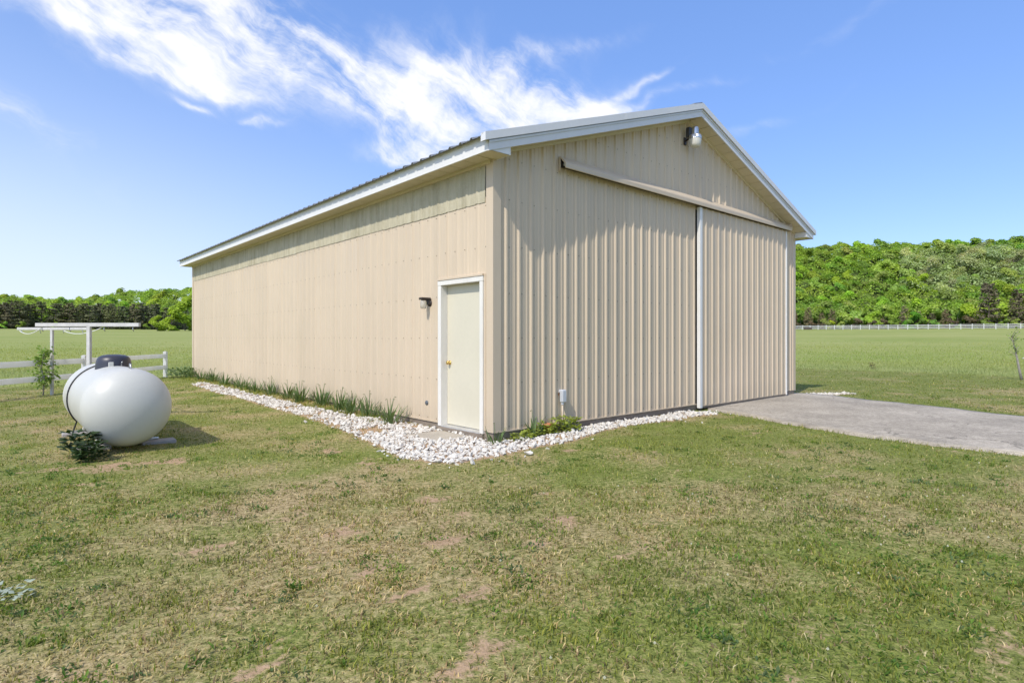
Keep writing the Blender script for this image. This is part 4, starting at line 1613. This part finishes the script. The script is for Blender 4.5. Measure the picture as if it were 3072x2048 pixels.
# foot of the right hill: brown pines, brush, a few bright young trees
az = 24.0
while az < 45.5:
    r2 = 243 - .55 * (az - 24) + random.uniform(-3, 3)
    x, y = polar(r2, az)
    if az < 31.5 or 33.2 < az < 36.8:
        kd = random.random()
        if kd < .68:
            place_tree('pine_tree', random.choice(PINES), x, y, random.uniform(.40, .62), jit(PINE_B), 'low rusty brown pine behind the paddock fence, %s such pine from the barn' % nth('bp'), 'brown pines behind the paddock fence')
        else:
            place_tree('shrub', random.choice(SHRUB), x, y, random.uniform(1.2, 1.7), jit(G_OLIVE), 'broad olive shrub behind the paddock fence, %s such shrub from the barn' % nth('os'), 'olive shrubs behind the paddock fence')
    elif 38.5 < az < 41.3:
        pass
    else:
        place_tree('leafy_tree', random.choice(LEAFY), x, y, random.uniform(.55, .8), jit(random.choice([G_MID, G_BRIGHT, G_OLIVE])), 'young leafy tree behind the paddock fence, %s such tree from the barn' % nth('yt'), 'young trees behind the paddock fence')
    az += random.uniform(.75, 1.15)
az = 24.3
while az < 45.5:
    r2 = 237 - .55 * (az - 24) + random.uniform(-1.5, 1.5)
    x, y = polar(r2, az)
    c = random.choice([PINE_B, PINE_B, G_DEEP, G_OLIVE])
    place_tree('shrub', random.choice(SHRUB), x, y, random.uniform(.7, 1.1), jit(c), 'low brush shrub close behind the paddock fence, %s from the barn' % nth('br'), 'brush behind the paddock fence')
    az += random.uniform(.7, 1.2)
for a2, sc, lab in ((39.2, 1.12, 'tall dark brown pine at the right end of the paddock fence'), (40.9, .86, 'smaller dark pine right of the tall pine at the fence')):
    x, y = polar(231, a2)
    place_tree('pine_tree', PINES[0 if sc > 1 else 2], x, y, sc, jit((.135, .12, .075), .05), lab, None)
x, y = polar(233, 28.55)
place_tree('shrub', SHRUB[0], x, y, .85, G_LIME, 'small yellow lime shrub among the brown pines near the barn', None)
x, y = polar(234, 34.35)
place_tree('leafy_tree', LEAFY[2], x, y, .62, (.17, .40, .045), 'vivid green young tree between brown pines behind the paddock fence', None)

# left hill
r_ = 338.0
while r_ < 470:
    stp = 12.5
    dth = math.degrees(stp / r_)
    az = -45.5 + random.uniform(0, dth)
    while az < -27.3:
        a2, r2 = az + random.uniform(-.35, .35) * dth, r_ + random.uniform(-4, 4)
        x, y = polar(r2, a2)
        kd = random.choices(['bright', 'mid', 'deep'], [40, 40, 16])[0]
        place_tree('leafy_tree', random.choice(LEAFY), x, y, random.uniform(.75, .95), jit(COLS[kd]), kd + ' green round tree on the wooded hill left of the barn', kd + ' green trees on the left hill')
        az += dth
    r_ += 16.0
# row of dark pines in front of it
for row, (rp, stp) in enumerate(((296, 3.9), (303, 4.6))):
    az = -30.6 + row * 1.2
    while az > -45.5:
        x, y = polar(rp + random.uniform(-2, 2), az)
        gap = -38.8 < az < -38.3
        if not gap:
            place_tree('pine_tree', random.choice(PINES), x, y, random.uniform(1.0, 1.2), jit(PINE_D, .15), ('dark pine in the front row along the left field, %s from the barn' % nth('fp')) if row == 0 else 'dark pine in the rear row along the field left of the barn', 'dark pines along the left field', zs=.76)
        az -= math.degrees(stp / rp) * random.uniform(.8, 1.2)
az = -31
while az > -45:
    if random.random() < .55:
        x, y = polar(291, az)
        place_tree('shrub', random.choice(SHRUB), x, y, random.uniform(.5, .85), jit(random.choice([G_MID, G_DEEP])), 'low green shrub in front of the dark pine row, %s from the barn' % nth('ls'), 'shrubs in front of the dark pines')
    az -= 1.0
for r2, a2, sc, lab in ((225, -31.25, .52, 'lowest lime green tree left of the barn at the field edge'), (232, -30.2, .70, 'middle lime green tree left of the barn at the field edge'),
                        (238, -29.2, 1.0, 'tallest lime green tree touching the barn\'s left edge')):
    x, y = polar(r2, a2)
    place_tree('leafy_tree', LEAFY[int(sc * 10) % 7], x, y, sc, jit((.36, .48, .05), .06), lab, None)

# the rest of the wood between the single trees: one mass of foliage
def canopy(x, y):
    """height of the leaf cover: overlapping mounds about six metres across"""
    best = np.zeros(x.shape)
    for sd, cell in ((171, 6.5), (187, 5.0)):
        ix, iy = np.floor(x / cell), np.floor(y / cell)
        for ox in (-1, 0, 1):
            for oy in (-1, 0, 1):
                jx, jy = ix + ox, iy + oy
                cx_ = (jx + .15 + .7 * _hash(jx, jy, sd)) * cell
                cy_ = (jy + .15 + .7 * _hash(jx, jy, sd + 1)) * cell
                h = 5.2 + 3.6 * _hash(jx, jy, sd + 2)
                d = np.hypot(x - cx_, y - cy_) / (cell * .82)
                best = np.maximum(best, h * np.sqrt(np.clip(1 - d * d, 0, 1)))
    return best


uc, un, us, ucol = [], [], [], []
for r0_, r1_, a0, a1, n in ((246, 398, 23.5, 46, 62000), (322, 480, -46, -27, 52000)):
    rr_ = np.sqrt(rng.uniform(r0_ ** 2, r1_ ** 2, n))
    aa = np.radians(rng.uniform(a0, a1, n))
    px, py = rr_ * np.sin(aa), rr_ * np.cos(aa)
    h = canopy(px, py)
    e = .6
    gx_, gy_ = (canopy(px + e, py) - h) / e, (canopy(px, py + e) - h) / e
    nr_ = np.stack([-gx_, -gy_, np.ones(n)], 1)
    nr_ /= np.linalg.norm(nr_, axis=1, keepdims=True)
    zz = ground_z(px, py, False) + np.maximum(h - rng.exponential(.35, n), .2) + rng.normal(scale=.15, size=n)
    uc.append(np.stack([px, py, zz], 1))
    un.append(nr_ + rng.normal(scale=.35, size=(n, 3)) + np.array([0, 0, .2]))
    us.append(rng.uniform(.25, .62, n))
    t = _hash(np.floor(px / 6.5), np.floor(py / 6.5), 175)[:, None]
    t2 = fbm(px / 14, py / 14, 178, 3)[:, None]
    c = np.array([[.24, .38, .07]]) * (1 - t) + np.array([[.44, .56, .09]]) * t
    c = c * (1 + (t2 - .5) * np.array([[.5, .15, .5]]))
    gm = ((np.degrees(aa) > 33.5) * (rr_ > 284) * (rr_ < 338))[:, None] * .7
    c = c * (1 - gm) + np.array([[.46, .54, .28]]) * gm
    ucol.append(c * rng.uniform(.7, 1.25, (n, 1)))
v_, f_, n_ = cards(np.concatenate(uc), np.concatenate(un), np.concatenate(us), 991)
ug = link(bpy.data.objects.new('distant_wood', np_mesh('distant_wood', v_, f_, MAT['grass'], np.repeat(np.concatenate(ucol), 4, 0), normals=n_)))
tag(ug, 'mass of green foliage between the single trees on the wooded hills', 'wood', kind='stuff')

# ---------------------------------------------------------------- small plants
def strap_leaf(mb, r, base, an, L, w, lean, droop):
    """a long arching leaf with a fold along its middle"""
    c, s = math.cos(an), math.sin(an)
    P = []
    n = 5
    for k in range(n + 1):
        t = k / n
        out = L * (lean * t + droop * t * t)
        up = L * (t * math.sqrt(max(.05, 1 - lean * lean)) - droop * .75 * t ** 3)
        P.append((base[0] + c * out, base[1] + s * out, base[2] + up))
    vs, fs = [], []
    for k, p in enumerate(P):
        t = k / n
        ww = w * (0.75 + .5 * t if t < .5 else (1 - t) * 2.0) * .5
        vs += [(p[0] - s * ww, p[1] + c * ww, p[2]), (p[0] - c * ww * .35, p[1] - s * ww * .35, p[2] - ww * .2), (p[0] + s * ww, p[1] - c * ww, p[2])]
    for k in range(n):
        a = 3 * k
        fs += [(a, a + 1, a + 4, a + 3), (a + 1, a + 2, a + 5, a + 4)]
    mb.add(vs, fs, True)


def daffodil(x, y, hgt, n, seed, label, spread=.10, mat='daff'):
    r = random.Random(seed)
    t = empty('strap_leaf_plant', (x, y, gz(x, y)), 0)
    tag(t, label, 'plant', 'strap leaved plants round the barn')
    mb = MB()
    for k in range(n):
        an = r.uniform(0, 6.28)
        q = r.uniform(0, spread)
        strap_leaf(mb, r, (q * math.cos(an), q * math.sin(an), -.01), an + r.uniform(-.5, .5), hgt * r.uniform(.65, 1.15), r.uniform(.018, .028), r.uniform(.1, .68), r.uniform(.0, .35))
    mb.build('leaves', MAT[mat], t)
    mb = MB()
    for k in range(max(1, n // 9)):
        an = r.uniform(0, 6.28)
        c, s = math.cos(an), math.sin(an)
        h = hgt * r.uniform(.85, 1.08)
        mb.tube([(0, 0, 0), (c * .03, s * .03, h * .6), (c * .07, s * .07, h), (c * .10, s * .10, h - .015)], [.004, .004, .003, .006], 5)
    mb.build('stalk', MAT['daff'], t)
    return t


DV = [2.20, 3.15, 3.62, 4.15, 5.05, 5.95, 6.7, 7.9, 8.75, 9.55, 10.3, 11.3, 12.6, 14.0, 15.2]
for i, vv in enumerate(DV):
    uu = -0.22 + .05 * math.sin(i * 2.1) if i else -0.30
    x, y = loc2w(uu, vv)
    daffodil(x, y, [.40, .44, .40, .42, .44, .42, .38, .40, .33, .32, .34, .36, .38, .36, .38][i], [40, 34, 34, 36, 44, 46, 36, 40, 34, 30, 36, 40, 46, 40, 30][i], 500 + i,
             'strap-leaved green plant along the long wall, %s from the walk-in door' % ORD[i], .17 if i else .16)
x, y = loc2w(-0.10, -0.16)
daffodil(x, y, .26, 16, 540, 'short strap-leaved plant at the foot of the barn corner', .09)
x, y = loc2w(0.62, -0.16)
daffodil(x, y, .40, 15, 541, 'taller strap-leaved plant by the gable wall beside yellow-green leaves', .07)


def rosette(x, y, rad, n, seed, mat, label, name='leafy_plant', up=.5, lw=.5, group=None, cat='plant', stem=False):
    """clump of broad leaves"""
    r = random.Random(seed)
    t = empty(name, (x, y, gz(x, y)), 0)
    tag(t, label, cat, group)
    mb = MB()
    for k in range(n):
        an = r.uniform(0, 6.28)
        q = rad * math.sqrt(r.uniform(0, 1))
        h = r.uniform(.15, 1.0) * up
        L = r.uniform(.05, .085) * lw * 2
        c, s = math.cos(an), math.sin(an)
        a2 = an + r.uniform(-.9, .9)
        c2, s2 = math.cos(a2), math.sin(a2)
        tl = r.uniform(-.3, .9)
        p0 = Vector((q * c, q * s, h))
        dr_ = Vector((c2, s2, tl)).normalized()
        sd_ = Vector((-s2, c2, r.uniform(-.3, .3))).normalized()
        up_ = dr_.cross(sd_)
        w = L * .36
        vs = [p0, p0 + dr_ * L * .45 + sd_ * w - up_ * w * .3, p0 + dr_ * L - up_ * L * .12, p0 + dr_ * L * .45 - sd_ * w - up_ * w * .3, p0 + dr_ * L * .5]
        mb.add(vs, [(0, 1, 4), (1, 2, 4), (2, 3, 4), (3, 0, 4)], True)
    mb.build('leaves', MAT[mat], t)
    mb = MB()
    for k in range(max(3, n // 25)):
        an = r.uniform(0, 6.28)
        q = rad * r.uniform(.2, .9)
        mb.tube([(q * .3 * math.cos(an), q * .3 * math.sin(an), -.02), (q * math.cos(an), q * math.sin(an), up * .8)], [.006, .003], 5)
    mb.build('stems', MAT['daff'], t)
    return t


for (uu, vv, rad, n, up, lab) in ((0.24, -0.22, .07, 34, .09, 'small yellow-green leafy clump nearest the barn corner'),
                                  (0.38, -0.24, .07, 36, .10, 'small yellow-green leafy clump second from the barn corner'),
                                  (0.52, -0.19, .08, 44, .11, 'small yellow-green leafy clump third from the barn corner'),
                                  (0.84, -0.16, .13, 120, .15, 'yellow-green leafy clump right of the strap-leaved plant'),
                                  (1.22, -0.17, .20, 260, .20, 'largest yellow-green leafy clump under the conduit box')):
    x, y = loc2w(uu, vv)
    rosette(x, y, rad, n, int(uu * 900), 'hosta', lab, up=up, lw=.50, group='yellow-green clumps by the gable wall')
x, y = loc2w(0.98, -0.05)
pot = MB().lathe([(.05, 0), (.07, .10), (.078, .10), (.078, .125), (.066, .125), (.05, .03), (0, .03)], (0, 0, 0), 'Z', 20).build('flower_pot', MAT['terracotta'])
pot.location = (x, y - .02, gz(x, y))
tag(pot, 'terracotta pot against the gable wall behind yellow-green leaves', 'pot')

rosette(-5.16, 7.00, .17, 190, 601, 'peony', 'dark leafy bush left of the gas tank', 'bush', .31, .62, cat='bush')
rosette(-4.86, 6.74, .13, 150, 602, 'peony', 'lower dark leafy bush under the front of the gas tank', 'bush', .22, .62, cat='bush')
rosette(-2.80, 3.14, .16, 80, 603, 'silver', 'silvery woolly plant low in the grass at the left edge', 'silver_plant', .06, .28)
x, y = loc2w(-0.35, 15.6)
rosette(x, y, .42, 240, 605, 'daff', 'low green tuft at the far left corner of the barn', 'bush', .30, .8, cat='bush')


def sapling(x, y, path, rads, twigs, nleaf, seed, label, leafmat='apple', bark='bark_grey', name='sapling', lsize=.055, region=(0.2, 1.0)):
    r = random.Random(seed)
    t = empty(name, (x, y, gz(x, y)), 0)
    tag(t, label, 'sapling')
    MB().tube(path, rads, 8).build('trunk', MAT[bark], t)
    mb = MB()
    ends = []
    top = [Vector(p) for p in path]
    for k in range(twigs):
        q = r.uniform(*region)
        i = min(int(q * (len(top) - 1)), len(top) - 2)
        p = top[i].lerp(top[i + 1], q * (len(top) - 1) - i)
        an = r.uniform(0, 6.28)
        L = r.uniform(.14, .38)
        e = p + Vector((math.cos(an) * L * .75, math.sin(an) * L * .75, L * r.uniform(.3, .9)))
        m_ = p.lerp(e, .5) + Vector((0, 0, .03))
        mb.tube([p, m_, e], [.008, .006, .003], 5)
        ends += [p.lerp(m_, .6), m_, m_.lerp(e, .5), e]
    mb.build('twigs', MAT[bark], t)
    mb = MB()
    for k in range(nleaf):
        p = r.choice(ends) + Vector((r.gauss(0, .05), r.gauss(0, .05), r.gauss(0, .04)))
        d = Vector((r.gauss(0, 1), r.gauss(0, 1), r.gauss(0, .6))).normalized()
        s_ = d.cross(Vector((r.gauss(0, 1), r.gauss(0, 1), r.gauss(0, 1)))).normalized()
        L = lsize * r.uniform(.7, 1.3)
        mb.add([p, p + d * L * .5 + s_ * L * .3, p + d * L, p + d * L * .5 - s_ * L * .3], [(0, 1, 2, 3)])
    mb.build('leaves', MAT[leafmat], t)
    return t


sapling(-11.35, 14.15, [(0, 0, -.05), (.03, 0, .35), (-.04, 0, .65), (0, 0, .92)], [.016, .014, .010, .005], 26, 420, 701,
        'leafy sapling in front of the white rail fence', lsize=.085, region=(.12, 1.0))
sapling(16.45, 19.0, [(0.12, 0, -.05), (0.03, 0, .35), (-.04, 0, .72), (-.10, 0, 1.0), (-.22, 0, 1.40)], [.040, .034, .028, .014, .006], 22, 130, 702,
        'leaning young tree with a few leaves at the right edge of the field', lsize=.05, region=(.5, 1.0))
MB()
st = MB().tube([(0, 0, 0), (.9, .1, .05)], .018, 8).build('prop_stake', MAT['old_paint'])
st.location = (16.55, 18.95, gz(16.5, 19) + .70)
tag(st, 'pale horizontal stake propped against the leaning young tree', 'stake')
x, y = loc2w(W_U + 0.55, 2.6)
sapling(x, y, [(0, 0, -.05), (.02, .02, .5), (0, .05, .9)], [.012, .010, .004], 12, 46, 703, 'thin twiggy sapling beside the right edge of the barn', lsize=.05)
MAT['dead'] = leaf_mat('dead_leaves', (0.16, 0.10, 0.05), trans=0.2, var=0.3)
rosette(15.4, 25.0, .10, 60, 704, 'dead', 'small brown dried weed at the edge of the mown lawn', 'dry_weed', .26, .5)

# ---------------------------------------------------------------- grass
def blades(px, py, length, width, az, lean, curl, colr, two_seg):
    n = len(px)
    pz_ = ground_z(px, py) - .004
    c, s = np.cos(az), np.sin(az)
    dirx, diry = c, s
    sx_, sy_ = -s, c
    up = np.cos(lean)
    out = np.sin(lean)
    base = np.stack([px, py, pz_], 1)
    side = np.stack([sx_, sy_, np.zeros(n)], 1) * (width / 2)[:, None]
    tip = base + np.stack([dirx * out * length, diry * out * length, up * length], 1)
    if not two_seg:
        v = np.stack([base - side, base + side, tip], 1).reshape(-1, 3)
        f = np.arange(3 * n).reshape(n, 3)
        return v, f, np.repeat(colr, 3, 0)
    l2 = np.clip(lean * curl, 0, 1.5)
    mid = base + np.stack([dirx * np.sin(l2) * length * .5, diry * np.sin(l2) * length * .5, np.cos(l2) * length * .5], 1)
    v = np.stack([base - side, base + side, mid - side * .85, mid + side * .85, tip], 1).reshape(-1, 3)
    i = np.arange(n) * 5
    f = np.concatenate([np.stack([i, i + 1, i + 3], 1), np.stack([i, i + 3, i + 2], 1), np.stack([i + 2, i + 3, i + 4], 1)])
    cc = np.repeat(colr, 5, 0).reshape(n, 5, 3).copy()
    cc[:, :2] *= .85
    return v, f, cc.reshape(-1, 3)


GREENS = np.array([[.220, .262, .038], [.275, .300, .052], [.160, .215, .034], [.305, .305, .065], [.185, .240, .058]])
STRAWS = np.array([[.53, .43, .21], [.45, .35, .17], [.62, .52, .29], [.31, .22, .12], [.47, .40, .17]])


def scatter(y0, y1, dens, margin=1.12):
    tan = 1536 / 1754 * margin
    xm = tan * y1 + .8
    n = int(dens * (y1 - y0) * 2 * xm)
    px = rng.uniform(-xm, xm, n)
    py = rng.uniform(y0, y1, n)
    k = np.abs(px) < tan * py + .8
    return px[k], py[k]


def clear_of(px, py, pad=0.0):
    k = ~inpoly(px, py, FOOT)
    k &= sdist(px, py, DRIVE) > -0.06 + 0.16 * (vnoise(px / .15, py / .15, 97) - .5)
    k &= ~inpoly(px, py, SLAB)
    return k


GV, GF, GC, gn = [], [], [], 0


def push(v, f, c):
    global gn
    GV.append(v)
    GF.append(f + gn)
    GC.append(c)
    gn += len(v)


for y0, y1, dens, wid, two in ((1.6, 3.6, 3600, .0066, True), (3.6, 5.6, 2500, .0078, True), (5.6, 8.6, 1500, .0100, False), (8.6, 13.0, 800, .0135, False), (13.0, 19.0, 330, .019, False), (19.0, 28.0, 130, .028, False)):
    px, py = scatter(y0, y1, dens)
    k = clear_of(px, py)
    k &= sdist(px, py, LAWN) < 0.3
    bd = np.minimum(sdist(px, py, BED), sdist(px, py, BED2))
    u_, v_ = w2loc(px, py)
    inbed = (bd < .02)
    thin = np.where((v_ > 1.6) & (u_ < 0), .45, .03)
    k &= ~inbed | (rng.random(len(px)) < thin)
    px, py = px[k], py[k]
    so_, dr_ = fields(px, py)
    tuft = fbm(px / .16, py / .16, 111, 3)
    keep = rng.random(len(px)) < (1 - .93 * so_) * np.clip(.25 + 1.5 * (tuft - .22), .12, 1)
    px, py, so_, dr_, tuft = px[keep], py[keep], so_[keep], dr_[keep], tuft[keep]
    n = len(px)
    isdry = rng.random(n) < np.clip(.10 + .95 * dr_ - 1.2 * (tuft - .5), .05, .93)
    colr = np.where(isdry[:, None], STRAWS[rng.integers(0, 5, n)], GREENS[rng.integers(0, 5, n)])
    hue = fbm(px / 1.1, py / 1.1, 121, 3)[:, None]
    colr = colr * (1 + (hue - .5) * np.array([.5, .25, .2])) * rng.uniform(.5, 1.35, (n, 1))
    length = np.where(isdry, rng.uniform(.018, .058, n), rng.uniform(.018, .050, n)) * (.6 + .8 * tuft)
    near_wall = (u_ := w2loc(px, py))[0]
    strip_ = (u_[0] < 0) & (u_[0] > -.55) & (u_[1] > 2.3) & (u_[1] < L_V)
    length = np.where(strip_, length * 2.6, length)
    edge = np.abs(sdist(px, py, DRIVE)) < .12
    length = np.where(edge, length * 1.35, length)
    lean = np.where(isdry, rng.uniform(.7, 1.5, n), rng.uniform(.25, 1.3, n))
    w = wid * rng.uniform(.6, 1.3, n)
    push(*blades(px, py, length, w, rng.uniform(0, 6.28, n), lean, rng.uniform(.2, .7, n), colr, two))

# broad-leaved weeds and clover in the lawn
def weed_leaves(px, py, L, W, colr, az, lean):
    n = len(px)
    pz_ = ground_z(px, py)
    d = np.stack([np.cos(az) * np.sin(lean), np.sin(az) * np.sin(lean), np.cos(lean)], 1) * L[:, None]
    s = np.stack([-np.sin(az), np.cos(az), np.zeros(n)], 1) * (W / 2)[:, None]
    b = np.stack([px, py, pz_], 1)
    v = np.stack([b, b + d * .55 + s, b + d + np.array([0, 0, -.006]), b + d * .55 - s], 1).reshape(-1, 3)
    i = np.arange(n) * 4
    f = np.concatenate([np.stack([i, i + 1, i + 2], 1), np.stack([i, i + 2, i + 3], 1)])
    return v, f, np.repeat(colr, 4, 0)


for y0, y1, dens in ((1.8, 4.5, 26), (4.5, 9.0, 13), (9, 16, 4)):
    wx, wy = scatter(y0, y1, dens)
    k = clear_of(wx, wy) & (np.minimum(sdist(wx, wy, BED), sdist(wx, wy, BED2)) > .05) & (sdist(wx, wy, LAWN) < -.2)
    k &= fbm(wx / .6, wy / .6, 131, 3) > .49
    wx, wy = wx[k], wy[k]
    m = rng.integers(8, 34, len(wx))
    rad = rng.uniform(.02, .075, len(wx))
    px = np.repeat(wx, m) + rng.normal(size=m.sum()) * np.repeat(rad, m)
    py = np.repeat(wy, m) + rng.normal(size=m.sum()) * np.repeat(rad, m)
    n = len(px)
    base = np.repeat(np.array([[.085, .165, .026], [.125, .215, .032], [.095, .150, .055], [.17, .240, .038]])[rng.integers(0, 4, len(wx))], m, 0)
    push(*weed_leaves(px, py, rng.uniform(.018, .045, n), rng.uniform(.008, .018, n), base * rng.uniform(.75, 1.3, (n, 1)), rng.uniform(0, 6.28, n), rng.uniform(.3, 1.35, n)))
# a few white clover heads
wx, wy = scatter(2.0, 8.0, 3.0)
k = clear_of(wx, wy) & (wx > -1.5) & (fbm(wx / .9, wy / .9, 141, 3) > .52) & (sdist(wx, wy, BED) > .1)
wx, wy = wx[k], wy[k]
for a_ in (0, 1.05, 2.1):
    n = len(wx)
    dx_ = .007 * np.stack([np.full(n, math.cos(a_)), np.full(n, math.sin(a_)), np.zeros(n)], 1)
    b = np.stack([wx, wy, ground_z(wx, wy) + .03 + .02 * vnoise(wx * 9, wy * 9, 3)], 1)
    v = np.stack([b - dx_, b + np.array([0, 0, -.007]), b + dx_, b + np.array([0, 0, .009])], 1).reshape(-1, 3)
    i = np.arange(n) * 4
    f = np.concatenate([np.stack([i, i + 1, i + 2], 1), np.stack([i, i + 2, i + 3], 1)])
    push(v, f, np.tile(np.array([[.72, .70, .64]]), (4 * n, 1)))
me = np_mesh('lawn_grass', np.concatenate(GV), np.concatenate(GF), MAT['grass'], np.concatenate(GC))
lawn = link(bpy.data.objects.new('lawn_grass', me))
tag(lawn, 'short patchy mown grass, green and straw, round the barn', 'grass', kind='stuff')

# meadow: taller grass beyond the mown edge
GV, GF, GC, gn = [], [], [], 0
for r0_, r1_, dens, wid, hgt in ((15, 24, 150, .014, .11), (24, 36, 130, .020, .12), (36, 60, 50, .03, .11), (60, 95, 14, .045, .10)):
    for a0, a1 in ((-47, -25), (22, 47)):
        area = R(a1 - a0) * (r1_ ** 2 - r0_ ** 2) / 2
        n = int(area * dens)
        rr_ = np.sqrt(rng.uniform(r0_ ** 2, r1_ ** 2, n))
        aa = np.radians(rng.uniform(a0, a1, n))
        px, py = rr_ * np.sin(aa), rr_ * np.cos(aa)
        k = sdist(px, py, LAWN) + .8 * (fbm(px / 1.5, py / 1.5, 81, 3) - .5) > 0
        k &= clear_of(px, py) & (rng.random(n) < 1 - sstep(34, 95, rr_))
        px, py = px[k], py[k]
        n = len(px)
        rr_ = np.hypot(px, py)
        t = fbm(px / 9, py / 9, 151, 4)
        g1 = np.array([.280, .370, .075])
        g2 = np.array([.400, .400, .120])
        blue = np.array([.310, .370, .180])
        colr = g1 + (g2 - g1) * np.clip((t - .3) / .4, 0, 1)[:, None]
        bb = (np.exp(-((rr_ - 27) / 7) ** 2) * .75)[:, None]
        colr = colr * (1 - bb) + blue * bb
        seed_head = rng.random(n) < .10
        colr = np.where(seed_head[:, None], np.array([.46, .44, .24]), colr) * rng.uniform(.75, 1.2, (n, 1))
        L = hgt * rng.uniform(.45, 1.1, n) * (.6 + .8 * t)
        push(*blades(px, py, L, wid * rng.uniform(.7, 1.3, n), rng.uniform(0, 6.28, n), rng.uniform(.3, 1.2, n), rng.uniform(.2, .6, n), colr, False))
me = np_mesh('meadow_grass', np.concatenate(GV), np.concatenate(GF), MAT['grass'], np.concatenate(GC))
mg = link(bpy.data.objects.new('meadow_grass', me))
tag(mg, 'long green meadow grass in the fields beyond the mown lawn', 'grass', kind='stuff')
